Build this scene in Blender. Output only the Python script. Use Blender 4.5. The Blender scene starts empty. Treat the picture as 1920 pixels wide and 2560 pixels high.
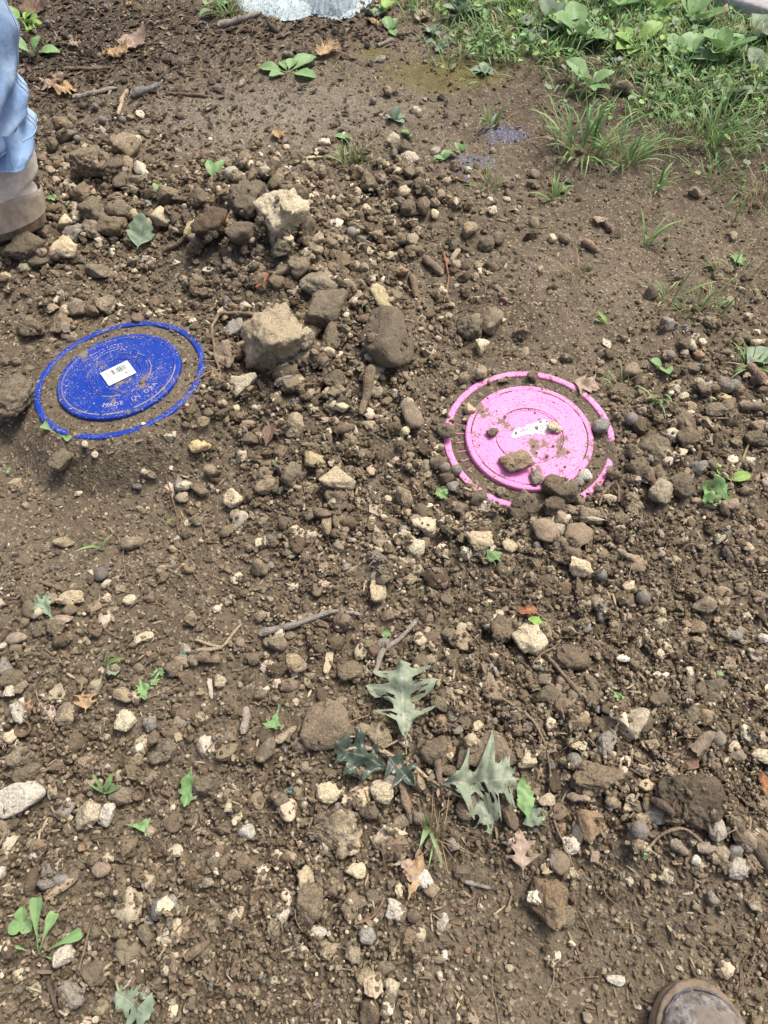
import bpy, bmesh, math, random
import numpy as np
from mathutils import Vector, Matrix

rng = np.random.default_rng(11)
random.seed(11)
scene = bpy.context.scene
COL = scene.collection

# ------------------------------------------------------------------ camera
CAM_H = 1.0
PITCH = math.radians(31.0)
cam_data = bpy.data.cameras.new('camera')
cam = bpy.data.objects.new('camera', cam_data)
COL.objects.link(cam)
cam.location = (0, 0, CAM_H)
cam.rotation_euler = (PITCH, 0, 0)
cam_data.sensor_fit = 'VERTICAL'
cam_data.sensor_height = 36.0
cam_data.lens = 24.0
cam_data.clip_start = 0.02
cam_data.clip_end = 500.0
scene.camera = cam

# ------------------------------------------------------------------ sky, sun, exposure
SUN_EL, SUN_AZ = math.radians(62), math.radians(48)     # azimuth from +y towards +x
world = bpy.data.worlds.new('World')
scene.world = world
world.use_nodes = True
wn = world.node_tree
sky = wn.nodes.new('ShaderNodeTexSky')
sky.sky_type = 'NISHITA'
sky.sun_disc = False
sky.sun_elevation = SUN_EL
sky.sun_rotation = SUN_AZ
sky.air_density = 0.5
sky.dust_density = 6.0
sky.ozone_density = 0.6
bg = wn.nodes['Background']
bg.inputs['Strength'].default_value = 0.115
wn.links.new(sky.outputs[0], bg.inputs['Color'])
sun_data = bpy.data.lights.new('sun', 'SUN')
sun_data.energy = 1.5
sun_data.angle = math.radians(16)
sun_data.color = (1.0, 0.95, 0.86)
sun = bpy.data.objects.new('sun', sun_data)
COL.objects.link(sun)
sd = Vector((math.sin(SUN_AZ) * math.cos(SUN_EL), math.cos(SUN_AZ) * math.cos(SUN_EL), math.sin(SUN_EL)))
sun.rotation_euler = sd.to_track_quat('Z', 'Y').to_euler()
sun.location = sd * 5
scene.render.engine = 'CYCLES'
scene.cycles.max_bounces = 4
scene.cycles.diffuse_bounces = 2
scene.cycles.glossy_bounces = 2
scene.view_settings.view_transform = 'Standard'
scene.view_settings.look = 'None'
scene.view_settings.exposure = 1.06
scene.view_settings.gamma = 1.0
scene.view_settings.use_curve_mapping = False

# ------------------------------------------------------------------ small maths
FPX = 24 / 36 * 2560
CA, SA = math.cos(PITCH), math.sin(PITCH)

def ground_point(u, v, z=0.0):
    """where the line of sight through photo point (u, v) meets height z"""
    dx = (u - 960) / FPX
    dy = -(v - 1280) / FPX
    d = (dx, dy * CA + SA, dy * SA - CA)
    t = (z - CAM_H) / d[2]
    return d[0] * t, d[1] * t

def photo_xy(x, y, z=0.0):
    z = z - CAM_H
    cy = y * CA + z * SA
    cz = np.minimum(-y * SA + z * CA, -1e-3)
    return 960 + FPX * x / -cz, 1280 - FPX * cy / -cz

def _hash(ix, iy, iz, seed):
    h = (ix * 374761393 + iy * 668265263 + iz * 1274126177 + seed * 974634777) & 0xFFFFFFFF
    h = ((h ^ (h >> 13)) * 1274126177) & 0xFFFFFFFF
    return ((h ^ (h >> 16)) & 0xFFFF) / 65535.0

def vnoise(P, seed=0):
    P = np.asarray(P, float)
    i = np.floor(P).astype(np.int64)
    f = P - i
    f = f * f * (3 - 2 * f)
    r = 0
    for a in (0, 1):
        wa = f[..., 0] if a else 1 - f[..., 0]
        for b in (0, 1):
            wb = f[..., 1] if b else 1 - f[..., 1]
            for c in (0, 1):
                wc = f[..., 2] if c else 1 - f[..., 2]
                r = r + wa * wb * wc * _hash(i[..., 0] + a, i[..., 1] + b, i[..., 2] + c, seed)
    return r * 2 - 1

def fbm3(P, seed=0, octv=4, gain=0.5):
    r, a, P = 0, 1.0, np.asarray(P, float)
    for o in range(octv):
        r = r + a * vnoise(P * (2.03 ** o) + o * 17.3, seed + o)
        a *= gain
    return r

def fbm2(X, Y, sc, seed=0, octv=4, gain=0.5):
    return fbm3(np.stack([X * sc, Y * sc, np.zeros_like(X) + 0.37], -1), seed, octv, gain)

# ------------------------------------------------------------------ object helpers
def tag(o, label=None, cat=None, group=None, kind=None):
    if label: o['label'] = label
    if cat: o['category'] = cat
    if group: o['group'] = group
    if kind: o['kind'] = kind
    return o

def link(name, me, mat, parent=None, smooth=True):
    if mat is not None:
        me.materials.append(mat)
    if smooth:
        me.polygons.foreach_set('use_smooth', np.ones(len(me.polygons), bool))
    o = bpy.data.objects.new(name, me)
    COL.objects.link(o)
    if parent is not None:
        o.parent = parent
    return o

def mesh_np(name, V, F):
    V = np.asarray(V, np.float32)
    me = bpy.data.meshes.new(name)
    if isinstance(F, np.ndarray):
        n, k = F.shape
        me.vertices.add(len(V)); me.vertices.foreach_set('co', V.ravel())
        me.loops.add(n * k); me.loops.foreach_set('vertex_index', F.astype(np.int32).ravel())
        me.polygons.add(n)
        me.polygons.foreach_set('loop_start', np.arange(0, n * k, k, dtype=np.int32))
        me.polygons.foreach_set('loop_total', np.full(n, k, np.int32))
        me.update(calc_edges=True)
    else:
        me.from_pydata(V.tolist(), [], F)
        me.update()
    return me

def grid_faces(nu, nv, wrap_v=False):
    i = np.arange(nu - 1)[:, None]
    j = np.arange(nv if wrap_v else nv - 1)[None, :]
    j2 = (j + 1) % nv
    a = i * nv + j; b = i * nv + j2; c = (i + 1) * nv + j2; d = (i + 1) * nv + j
    return np.stack([a, b, c, d], -1).reshape(-1, 4)

def empty(name, loc, rz=0.0):
    o = bpy.data.objects.new(name, None)
    COL.objects.link(o)
    o.location = loc
    o.rotation_euler = (0, 0, rz)
    o.empty_display_size = 0.05
    return o

def colattr(me, cols, name='col'):
    a = me.color_attributes.new(name, 'FLOAT_COLOR', 'POINT')
    a.data.foreach_set('color', np.asarray(cols, np.float32).ravel())

# ------------------------------------------------------------------ materials
def new_mat(name, rough=0.9, spec=0.2):
    m = bpy.data.materials.new(name)
    m.use_nodes = True
    nt = m.node_tree
    b = nt.nodes['Principled BSDF']
    b.inputs['Roughness'].default_value = rough
    b.inputs['Specular IOR Level'].default_value = spec
    return m, nt, b

def N(nt, t, **kw):
    n = nt.nodes.new(t)
    for k, v in kw.items():
        if k.startswith('i_'):
            n.inputs[k[2:].replace('_', ' ')].default_value = v
        else:
            setattr(n, k, v)
    return n

def noise(nt, vec, scale, detail=4, rough=0.55):
    n = N(nt, 'ShaderNodeTexNoise', i_Scale=scale, i_Detail=detail, i_Roughness=rough)
    nt.links.new(vec, n.inputs['Vector'])
    return n.outputs['Fac']

def ramp(nt, fac, stops):
    r = nt.nodes.new('ShaderNodeValToRGB')
    e = r.color_ramp.elements
    while len(e) > 1: e.remove(e[-1])
    e[0].position = stops[0][0]; e[0].color = (*stops[0][1], 1) if len(stops[0][1]) == 3 else stops[0][1]
    for p, c in stops[1:]:
        x = e.new(p); x.color = (*c, 1) if len(c) == 3 else c
    nt.links.new(fac, r.inputs['Fac'])
    return r.outputs['Color']

def grey(a): return (a, a, a)

def mix(nt, fac, a, b, mode='MIX'):
    m = nt.nodes.new('ShaderNodeMix'); m.data_type = 'RGBA'; m.blend_type = mode
    for s, v in ((m.inputs[0], fac), (m.inputs[6], a), (m.inputs[7], b)):
        if hasattr(v, 'is_linked'): nt.links.new(v, s)
        elif isinstance(v, (int, float)): s.default_value = v
        else: s.default_value = (*v, 1) if len(v) == 3 else v
    return m.outputs[2]

def math_(nt, op, a, b=None, c=None):
    m = nt.nodes.new('ShaderNodeMath'); m.operation = op
    for i, v in enumerate((a, b, c)):
        if v is None: continue
        if hasattr(v, 'is_linked'): nt.links.new(v, m.inputs[i])
        else: m.inputs[i].default_value = v
    return m.outputs[0]

def bump(nt, bsdf, height, strength=0.5, dist=0.002, prev=None):
    b = N(nt, 'ShaderNodeBump', i_Strength=strength, i_Distance=dist)
    nt.links.new(height, b.inputs['Height'])
    if prev is not None: nt.links.new(prev, b.inputs['Normal'])
    nt.links.new(b.outputs[0], bsdf.inputs['Normal'])
    return b.outputs[0]

def objvec(nt): return nt.nodes.new('ShaderNodeTexCoord').outputs['Object']

SOIL_D, SOIL_M, SOIL_L = (0.079, 0.063, 0.043), (0.143, 0.115, 0.078), (0.232, 0.193, 0.137)

def region_mask(nt, pos, u, v, ru, rv):
    """soft disc on the ground, centred where (u, v) of the photo looks"""
    cx, cy = ground_point(u, v)
    x1, _ = ground_point(u + ru, v); _, y1 = ground_point(u, v - rv)
    s = nt.nodes.new('ShaderNodeSeparateXYZ'); nt.links.new(pos, s.inputs[0])
    ax = math_(nt, 'POWER', math_(nt, 'ABSOLUTE', math_(nt, 'DIVIDE', math_(nt, 'SUBTRACT', s.outputs[0], cx), x1 - cx)), 2.0)
    ay = math_(nt, 'POWER', math_(nt, 'ABSOLUTE', math_(nt, 'DIVIDE', math_(nt, 'SUBTRACT', s.outputs[1], cy), y1 - cy)), 2.0)
    return math_(nt, 'EXPONENT', math_(nt, 'MULTIPLY', math_(nt, 'ADD', ax, ay), -1.0))

def soil_material():
    m, nt, b = new_mat('soil', 0.95, 0.15)
    p = objvec(nt)
    big = noise(nt, p, 3.5, 4, 0.6)
    mid = noise(nt, p, 45, 5, 0.65)
    c = ramp(nt, mid, [(0.25, SOIL_D), (0.5, SOIL_M), (0.78, SOIL_L)])
    c = mix(nt, ramp(nt, big, [(0.35, grey(0)), (0.65, grey(0.6))]), c, SOIL_L, 'MIX')
    c = mix(nt, math_(nt, 'MULTIPLY', noise(nt, p, 190, 3, 0.7), 0.75), c, SOIL_D)
    # dark humus towards the litter and the packed pale path
    hum = math_(nt, 'MULTIPLY', math_(nt, 'MINIMUM', math_(nt, 'ADD', region_mask(nt, p, 120, 100, 420, 150), region_mask(nt, p, 1800, 250, 480, 170)), 1.0), 0.85)
    c = mix(nt, hum, c, (0.050, 0.040, 0.031))
    pth = math_(nt, 'MULTIPLY', region_mask(nt, p, 680, 290, 330, 95), 0.75)
    c = mix(nt, math_(nt, 'MULTIPLY', pth, ramp(nt, mid, [(.3, grey(.45)), (.6, grey(1))])), c, (0.235, 0.208, 0.165))
    # pale grains
    vo = N(nt, 'ShaderNodeTexVoronoi', i_Scale=260.0); nt.links.new(p, vo.inputs['Vector'])
    sp = nt.nodes.new('ShaderNodeSeparateColor'); nt.links.new(vo.outputs['Color'], sp.inputs[0])
    c = mix(nt, ramp(nt, sp.outputs[0], [(0.90, grey(0)), (0.93, grey(0.8))]), c, (0.31, 0.26, 0.18))
    c = mix(nt, ramp(nt, sp.outputs[1], [(0.80, grey(0)), (0.86, grey(0.55))]), c, (0.05, 0.037, 0.027))
    # moss
    mm = None
    for (u, v, ru, rv, s) in ((1120, 185, 230, 65, .95), (930, 130, 70, 26, .9), (480, 170, 110, 60, .55), (1730, 530, 90, 40, .4), (885, 105, 50, 22, .7)):
        k = math_(nt, 'MULTIPLY', region_mask(nt, p, u, v, ru, rv), s)
        mm = k if mm is None else math_(nt, 'MAXIMUM', mm, k)
    mk = ramp(nt, math_(nt, 'MULTIPLY', mm, math_(nt, 'ADD', noise(nt, p, 38, 6, 0.7), 0.25)), [(0.34, grey(0)), (0.62, grey(0.85))])
    c = mix(nt, math_(nt, 'MULTIPLY', mk, 0.75), c, mix(nt, noise(nt, p, 300, 3), (0.075, 0.07, 0.018), (0.18, 0.165, 0.05)))
    # spilled blue paint specks
    vb = N(nt, 'ShaderNodeTexVoronoi', i_Scale=300.0); nt.links.new(p, vb.inputs['Vector'])
    sb = nt.nodes.new('ShaderNodeSeparateColor'); nt.links.new(vb.outputs['Color'], sb.inputs[0])
    pm = math_(nt, 'MAXIMUM', math_(nt, 'MULTIPLY', region_mask(nt, p, 1262, 335, 105, 42), 0.82), math_(nt, 'MULTIPLY', region_mask(nt, p, 1180, 405, 130, 42), 0.72))
    pm = math_(nt, 'MULTIPLY', pm, math_(nt, 'ADD', math_(nt, 'MULTIPLY', sb.outputs[0], 0.8), math_(nt, 'MULTIPLY', noise(nt, p, 60, 3), 0.55)))
    c = mix(nt, ramp(nt, pm, [(0.52, grey(0)), (0.64, grey(0.5))]), c, (0.12, 0.19, 0.45))
    nt.links.new(c, b.inputs['Base Color'])
    n1 = bump(nt, b, noise(nt, p, 85, 5, 0.7), 0.9, 0.006)
    bump(nt, b, vo.outputs['Distance'], 0.6, 0.0025, n1)
    return m

def crumb_material():
    m, nt, b = new_mat('soil_crumb', 0.95, 0.15)
    at = N(nt, 'ShaderNodeAttribute', attribute_type='INSTANCER', attribute_name='col')
    p = nt.nodes.new('ShaderNodeNewGeometry').outputs['Position']
    c = mix(nt, math_(nt, 'MULTIPLY', noise(nt, p, 330, 2, 0.65), 0.7), at.outputs['Color'], mix(nt, 0.5, at.outputs['Color'], (0.06, 0.046, 0.033)))
    nt.links.new(c, b.inputs['Base Color'])
    bump(nt, b, noise(nt, p, 380, 2, 0.7), 0.8, 0.003)
    return m

def stone_material(name, pit, lump, rough=0.93):
    """colour from the object, alpha = how much soil clings to it"""
    m, nt, b = new_mat(name, rough, 0.2)
    oi = nt.nodes.new('ShaderNodeObjectInfo')
    tc = objvec(nt)
    ad = N(nt, 'ShaderNodeVectorMath', operation='ADD'); nt.links.new(tc, ad.inputs[0])
    mu = math_(nt, 'MULTIPLY', oi.outputs['Random'], 57.0)
    nt.links.new(mu, ad.inputs[1])
    p = ad.outputs[0]
    base = oi.outputs['Color']
    c = mix(nt, ramp(nt, noise(nt, p, 55, 5, 0.6), [(0.35, grey(0)), (0.7, grey(0.55))]), base, mix(nt, 0.5, base, (0.42, 0.33, 0.21)))
    dk = N(nt, 'ShaderNodeMix'); dk.data_type = 'RGBA'; dk.blend_type = 'MULTIPLY'
    dk.inputs[0].default_value = 1.0
    nt.links.new(c, dk.inputs[6]); nt.links.new(ramp(nt, noise(nt, p, 260, 5, 0.7), [(0.30, grey(0.50)), (0.5, grey(1.0)), (0.72, grey(1.3))]), dk.inputs[7])
    c = dk.outputs[2]
    vo = N(nt, 'ShaderNodeTexVoronoi', i_Scale=200.0); nt.links.new(p, vo.inputs['Vector'])
    if pit > 0:
        pm = ramp(nt, math_(nt, 'ADD', vo.outputs['Distance'], math_(nt, 'MULTIPLY', noise(nt, p, 90, 3), 0.6)), [(0.30, grey(pit)), (0.5, grey(0))])
        c = mix(nt, pm, c, (0.12, 0.095, 0.065))
    dn = noise(nt, p, 38, 6, 0.68)
    dm = math_(nt, 'SUBTRACT', math_(nt, 'ADD', dn, oi.outputs['Alpha']), 1.0)
    dm = ramp(nt, math_(nt, 'ADD', dm, 0.5), [(0.44, grey(0)), (0.62, grey(0.92))])
    c = mix(nt, dm, c, mix(nt, noise(nt, p, 220, 4), SOIL_M, SOIL_L))
    nt.links.new(c, b.inputs['Base Color'])
    n1 = bump(nt, b, noise(nt, p, 130, 5, 0.72), lump, 0.009)
    bump(nt, b, noise(nt, p, 480, 3, 0.7), 0.7, 0.002, n1)
    return m

def plain_mat(name, c1, c2, scale=60, rough=0.85, spec=0.25, bmp=0.4, bd=0.002, trans=0.0):
    m, nt, b = new_mat(name, rough, spec)
    p = objvec(nt)
    c = ramp(nt, noise(nt, p, scale, 5, 0.65), [(0.3, c1), (0.7, c2)])
    nt.links.new(c, b.inputs['Base Color'])
    bump(nt, b, noise(nt, p, scale * 3, 5, 0.65), bmp, bd)
    return m

def attr_mat(name, rough=0.7, spec=0.3, bsc=200, bstr=0.3, dark=0.55):
    """colour from the vertex colours of the mesh, broken up with fine noise"""
    m, nt, b = new_mat(name, rough, spec)
    at = N(nt, 'ShaderNodeAttribute', attribute_name='col')
    p = objvec(nt)
    c = mix(nt, math_(nt, 'MULTIPLY', noise(nt, p, bsc, 4, 0.7), dark), at.outputs['Color'], mix(nt, 0.6, at.outputs['Color'], (0.05, 0.04, 0.03)))
    nt.links.new(c, b.inputs['Base Color'])
    bump(nt, b, noise(nt, p, bsc * 1.3, 4), bstr, 0.0015 + 0.003 * (bstr > 0.9))
    if dark < 0.4:
        tr = N(nt, 'ShaderNodeBsdfTranslucent'); nt.links.new(c, tr.inputs['Color'])
        ms = N(nt, 'ShaderNodeMixShader'); ms.inputs[0].default_value = 0.25
        nt.links.new(b.outputs[0], ms.inputs[1]); nt.links.new(tr.outputs[0], ms.inputs[2])
        nt.links.new(ms.outputs[0], nt.nodes['Material Output'].inputs['Surface'])
    return m

def leaf_material(name, c1, c2, vein, spot, rough=0.5, spec=0.4, spotamt=0.45):
    m, nt, b = new_mat(name, rough, spec)
    uv = nt.nodes.new('ShaderNodeUVMap').outputs[0]
    s = nt.nodes.new('ShaderNodeSeparateXYZ'); nt.links.new(uv, s.inputs[0])
    p = objvec(nt)
    c = ramp(nt, noise(nt, p, 40, 5, 0.6), [(0.3, c1), (0.7, c2)])
    av = math_(nt, 'ABSOLUTE', s.outputs[1])
    lat = math_(nt, 'FRACT', math_(nt, 'MULTIPLY', math_(nt, 'SUBTRACT', s.outputs[0], math_(nt, 'MULTIPLY', av, 0.45)), 8.0))
    lat = math_(nt, 'ABSOLUTE', math_(nt, 'SUBTRACT', lat, 0.5))
    vm = ramp(nt, lat, [(0.0, grey(0.6)), (0.07, grey(0.0))])
    mid = ramp(nt, av, [(0.03, grey(0.9)), (0.07, grey(0.0))])
    vv = math_(nt, 'MAXIMUM', vm, mid)
    c = mix(nt, vv, c, vein)
    c = mix(nt, ramp(nt, noise(nt, p, 130, 5, 0.75), [(0.52, grey(0)), (0.68, grey(spotamt))]), c, spot)
    nt.links.new(c, b.inputs['Base Color'])
    n1 = bump(nt, b, vv, 0.4, 0.001)
    bump(nt, b, noise(nt, p, 160, 4), 0.35, 0.0012, n1)
    tr = N(nt, 'ShaderNodeBsdfTranslucent'); nt.links.new(c, tr.inputs['Color'])
    ms = N(nt, 'ShaderNodeMixShader'); ms.inputs[0].default_value = 0.18
    nt.links.new(b.outputs[0], ms.inputs[1]); nt.links.new(tr.outputs[0], ms.inputs[2])
    nt.links.new(ms.outputs[0], nt.nodes['Material Output'].inputs['Surface'])
    return m

def lid_material(name, base, dust, amt, dark, rough=0.28, sm=0.0, film=0.0):
    """moulded plastic with a spatter of dried mud and worn soil specks"""
    m, nt, b = new_mat(name, 0.34, 0.3)
    p = objvec(nt)
    cl = ramp(nt, noise(nt, p, 22, 4, 0.6), [(0.38, grey(0)), (0.62, grey(1))])
    vo = N(nt, 'ShaderNodeTexVoronoi', i_Scale=330.0); nt.links.new(p, vo.inputs['Vector'])
    sp = nt.nodes.new('ShaderNodeSeparateColor'); nt.links.new(vo.outputs['Color'], sp.inputs[0])
    size = math_(nt, 'LESS_THAN', vo.outputs['Distance'], math_(nt, 'MULTIPLY', sp.outputs[1], 0.55))
    thr = math_(nt, 'GREATER_THAN', math_(nt, 'ADD', sp.outputs[0], math_(nt, 'MULTIPLY', cl, 0.15)), 1.03 - amt)
    specks = math_(nt, 'MULTIPLY', size, thr)
    vo2 = N(nt, 'ShaderNodeTexVoronoi', i_Scale=950.0); nt.links.new(p, vo2.inputs['Vector'])
    sp2 = nt.nodes.new('ShaderNodeSeparateColor'); nt.links.new(vo2.outputs['Color'], sp2.inputs[0])
    fine = math_(nt, 'MULTIPLY', math_(nt, 'GREATER_THAN', math_(nt, 'ADD', sp2.outputs[0], math_(nt, 'MULTIPLY', cl, 0.13)), 1.05 - amt), 0.75)
    smear = ramp(nt, math_(nt, 'ADD', noise(nt, p, 26, 7, 0.72), math_(nt, 'MULTIPLY', noise(nt, p, 9, 3), 0.4)), [(0.775 + sm, grey(0)), (0.81 + sm, grey(0.95))])
    c = mix(nt, ramp(nt, noise(nt, p, 14, 4), [(0.3, grey(0.0)), (0.75, grey(0.35))]), base, dark)
    c = mix(nt, ramp(nt, noise(nt, p, 18, 5, 0.7), [(0.4, grey(0)), (0.7, grey(film))]), c, (0.50, 0.40, 0.36))
    c = mix(nt, fine, c, dust)
    c = mix(nt, specks, c, dust)
    c = mix(nt, smear, c, mix(nt, noise(nt, p, 300, 3), SOIL_M, SOIL_L))
    nt.links.new(c, b.inputs['Base Color'])
    d = math_(nt, 'MAXIMUM', specks, smear)
    nt.links.new(math_(nt, 'ADD', math_(nt, 'MULTIPLY', d, 0.5), math_(nt, 'ADD', rough, math_(nt, 'MULTIPLY', noise(nt, p, 30, 3), 0.18))), b.inputs['Roughness'])
    bump(nt, b, d, 0.5, 0.001)
    return m

M = {}
M['soil'] = soil_material()
M['crumb'] = crumb_material()
M['stone'] = stone_material('pitted_limestone', 0.65, 0.9)
M['clod'] = stone_material('dried_soil_clod', 0.0, 1.0)
M['smooth'] = stone_material('smooth_stone', 0.0, 0.35, 0.8)
M['nut'] = stone_material('nut_shell', 0.15, 0.4, 0.7)
M['blue'] = lid_material('blue_plastic', (0.005, 0.034, 0.265), (0.36, 0.31, 0.27), 0.045, (0.008, 0.042, 0.31), 0.42, 0.025)
M['pink'] = lid_material('pink_plastic', (0.81, 0.245, 0.55), (0.20, 0.13, 0.10), 0.19, (0.85, 0.30, 0.60), 0.55, 0.0, 0.3)
M['sticker'] = plain_mat('sticker_paper', (0.72, 0.78, 0.72), (0.82, 0.86, 0.80), 90, 0.6, 0.3, 0.1)
M['ink'] = plain_mat('black_ink', (0.03, 0.035, 0.05), (0.06, 0.06, 0.08), 90, 0.6, 0.2, 0.05)
M['twig'] = attr_mat('twig_bark', 0.9, 0.15, 210, 1.0)
M['blade'] = attr_mat('grass_blade', 0.55, 0.35, 120, 0.1, 0.25)
M['litter'] = attr_mat('leaf_litter', 0.85, 0.2, 110, 0.4)
M['concrete'] = plain_mat('weathered_concrete', (0.30, 0.29, 0.28), (0.46, 0.45, 0.44), 70, 0.9, 0.2, 0.5, 0.003)

# ------------------------------------------------------------------ height field of the dug soil
X0, X1, Y0, Y1, RES = -1.8, 1.8, -0.4, 3.0, 0.0035
gx = np.arange(X0, X1, RES); gy = np.arange(Y0, Y1, RES)
GX, GY = np.meshgrid(gx, gy)                        # [row = y, col = x]
UU, VV = photo_xy(GX, GY)

TABLE = np.array([                                  # how stony the soil is, read off the photograph
 [.30, .30, .20, .10, .10, .10, .05, .05, .05],
 [.35, .30, .10, .05, .12, .08, .10, .10, .10],
 [.90, 1.0, 1.0, 1.0, .85, .45, .20, .15, .15],
 [.55, .65, .85, 1.0, .95, .45, .10, .30, .40],
 [.15, .20, .80, 1.0, .90, .45, .55, .85, .75],
 [.15, .15, .40, .95, .85, .95, 1.0, .75, .45],
 [.65, .45, .30, .70, .85, .85, .90, .75, .70],
 [.80, .75, .50, .50, .90, 1.0, 1.0, 1.0, 1.0],
 [.60, .75, .60, .75, .70, .60, .75, .85, .90],
 [.60, .75, .75, .75, .65, .20, .08, .15, .35],
 [.50, .60, .60, .60, .45, .15, .08, .15, .35]])

def stoniness(u, v):
    a = np.clip(np.asarray(u, float) / 240, 0, 7.999); b = np.clip(np.asarray(v, float) / 256, 0, 9.999)
    i = a.astype(int); j = b.astype(int); fa = a - i; fb = b - j
    T = TABLE
    return (T[j, i] * (1 - fa) + T[j, i + 1] * fa) * (1 - fb) + (T[j + 1, i] * (1 - fa) + T[j + 1, i + 1] * fa) * fb

HM = 0.010 * fbm2(GX, GY, 2.2, 3, 3) + 0.004 * fbm2(GX, GY, 14, 9, 3)
BLOBS = [  # photo u, v, radius m, height m
 (690, 600, .17, .075), (600, 520, .16, .040), (800, 780, .15, .045), (960, 860, .10, .018), (830, 1000, .16, .020),
 (250, 450, .16, .028), (60, 600, .13, .020), (1010, 460, .14, .016), (1420, 800, .10, .022), (1650, 830, .22, .018),
 (1640, 1180, .13, .022), (1400, 1330, .13, .020), (1130, 1860, .12, .018), (1500, 1880, .17, .022), (1750, 1980, .14, .020),
 (830, 1830, .09, .010), (100, 1650, .13, .012), (950, 2280, .11, .008), (1400, 2330, .12, -.010), (420, 1280, .14, -.012),
 (1480, 840, .06, -.012), (1260, 700, .14, .012), (130, 740, .12, .020), (1250, 1290, .06, .012), (30, 1000, .07, .012)]
for (u, v, r, h) in BLOBS:
    bx, by = ground_point(u, v)
    HM += h * np.exp(-((GX - bx) ** 2 + (GY - by) ** 2) / r ** 2)
rough_ = np.clip(stoniness(UU, VV), .05, 1)
HM += (0.0025 + 0.0045 * rough_) * fbm2(GX, GY, 45, 21, 3) + 0.0016 * fbm2(GX, GY, 150, 31, 2)

# the two lids: centre, radius, tilt of the normal
LIDS = {'blue': dict(c=(-0.4904, 0.8696, 0.045), R=0.159, n=(-0.0811, 0.1017)),
        'pink': dict(c=(0.2594, 0.745, 0.0222), R=0.1525, n=(-0.0292, -0.0337))}
PANEL = {'blue': 0.725, 'pink': 0.745}
LIDMASK = np.zeros(HM.shape, np.int8)
SURF_ADD = []
for key, L in LIDS.items():
    cx, cy, cz = L['c']; R = L['R']; nx, ny = L['n']
    plane = cz - nx * (GX - cx) - ny * (GY - cy)
    r = np.hypot(GX - cx, GY - cy) / R
    ang = np.arctan2(GY - cy, GX - cx)
    nz = fbm2(GX, GY, 60, 41, 3)
    dirt = plane - 0.0040 + 0.0016 * nz
    rimdirt = plane - 0.0036 + 0.0040 * fbm2(GX, GY, 30, 47, 3)
    if key == 'pink':
        for a0, wd, hh in ((-0.16, .18, .009), (-1.45, .24, .008), (0.72, .12, .0035), (1.45, .10, .003)):
            d = (ang - a0 + np.pi) % (2 * np.pi) - np.pi
            rimdirt += hh * np.exp(-(d / wd) ** 2)
        dirt += -0.0025 * np.exp(-(((ang - np.pi * 1.03 + np.pi) % (2 * np.pi) - np.pi) / .55) ** 2)
    else:
        for a0, wd, hh in ((-1.95, .22, .004), (2.72, .10, .003), (-.9, .2, .001)):
            d = (ang - a0 + np.pi) % (2 * np.pi) - np.pi
            rimdirt += hh * np.exp(-(d / wd) ** 2)
    pr = PANEL[key]
    t_in = np.clip((r - (pr - .08)) / .05, 0, 1)
    inner = plane - 0.020 + 0.016 * t_in
    ins = np.where(r < pr, inner, np.where(r < 0.90, dirt, dirt + (rimdirt - dirt) * np.clip((r - .90) / .02, 0, 1)))
    out_t = np.clip((r - 1.0) / 0.55, 0, 1); out_t = out_t * out_t * (3 - 2 * out_t)
    near = plane - 0.0035 + 0.0035 * nz + 0.002 * fbm2(GX, GY, 150, 31, 2)
    HM = np.where(r < 1.0, ins, near * (1 - out_t) + HM * out_t)
    LIDMASK[r < pr] = 2
    LIDMASK[(r >= pr) & (r < 1.03)] = 1
GROUND = HM.copy()

def sample(A, x, y):
    fx = np.clip((np.asarray(x) - X0) / RES, 0, A.shape[1] - 1.001); fy = np.clip((np.asarray(y) - Y0) / RES, 0, A.shape[0] - 1.001)
    i = fx.astype(int); j = fy.astype(int); a = fx - i; b = fy - j
    return (A[j, i] * (1 - a) + A[j, i + 1] * a) * (1 - b) + (A[j + 1, i] * (1 - a) + A[j + 1, i + 1] * a) * b

# ground sheet: fine where the soil is dug, wide rings out to the horizon
st = 0.0052
fx = np.arange(-1.55, 1.55, st); fy = np.arange(-0.30, 2.78, st)
ringx = np.array([2.0, 3.0, 5.0, 9.0, 20.0, 60.0, 200.0])
xs = np.concatenate([-ringx[::-1], fx, ringx]); ys = np.concatenate([-ringx[::-1], fy, ringx + 1.2])
QX, QY = np.meshgrid(xs, ys, indexing='ij')
inside = (QX > X0) & (QX < X1 - RES) & (QY > Y0) & (QY < Y1 - RES)
QZ = np.where(inside, sample(HM, QX, QY), 0.0)
me = mesh_np('ground', np.stack([QX, QY, QZ], -1).reshape(-1, 3), grid_faces(len(xs), len(ys))[:, ::-1].copy())
ground = link('ground', me, M['soil'])
tag(ground, 'brown dug garden soil with mossy packed patches and blue paint specks', 'ground', kind='structure')

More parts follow.
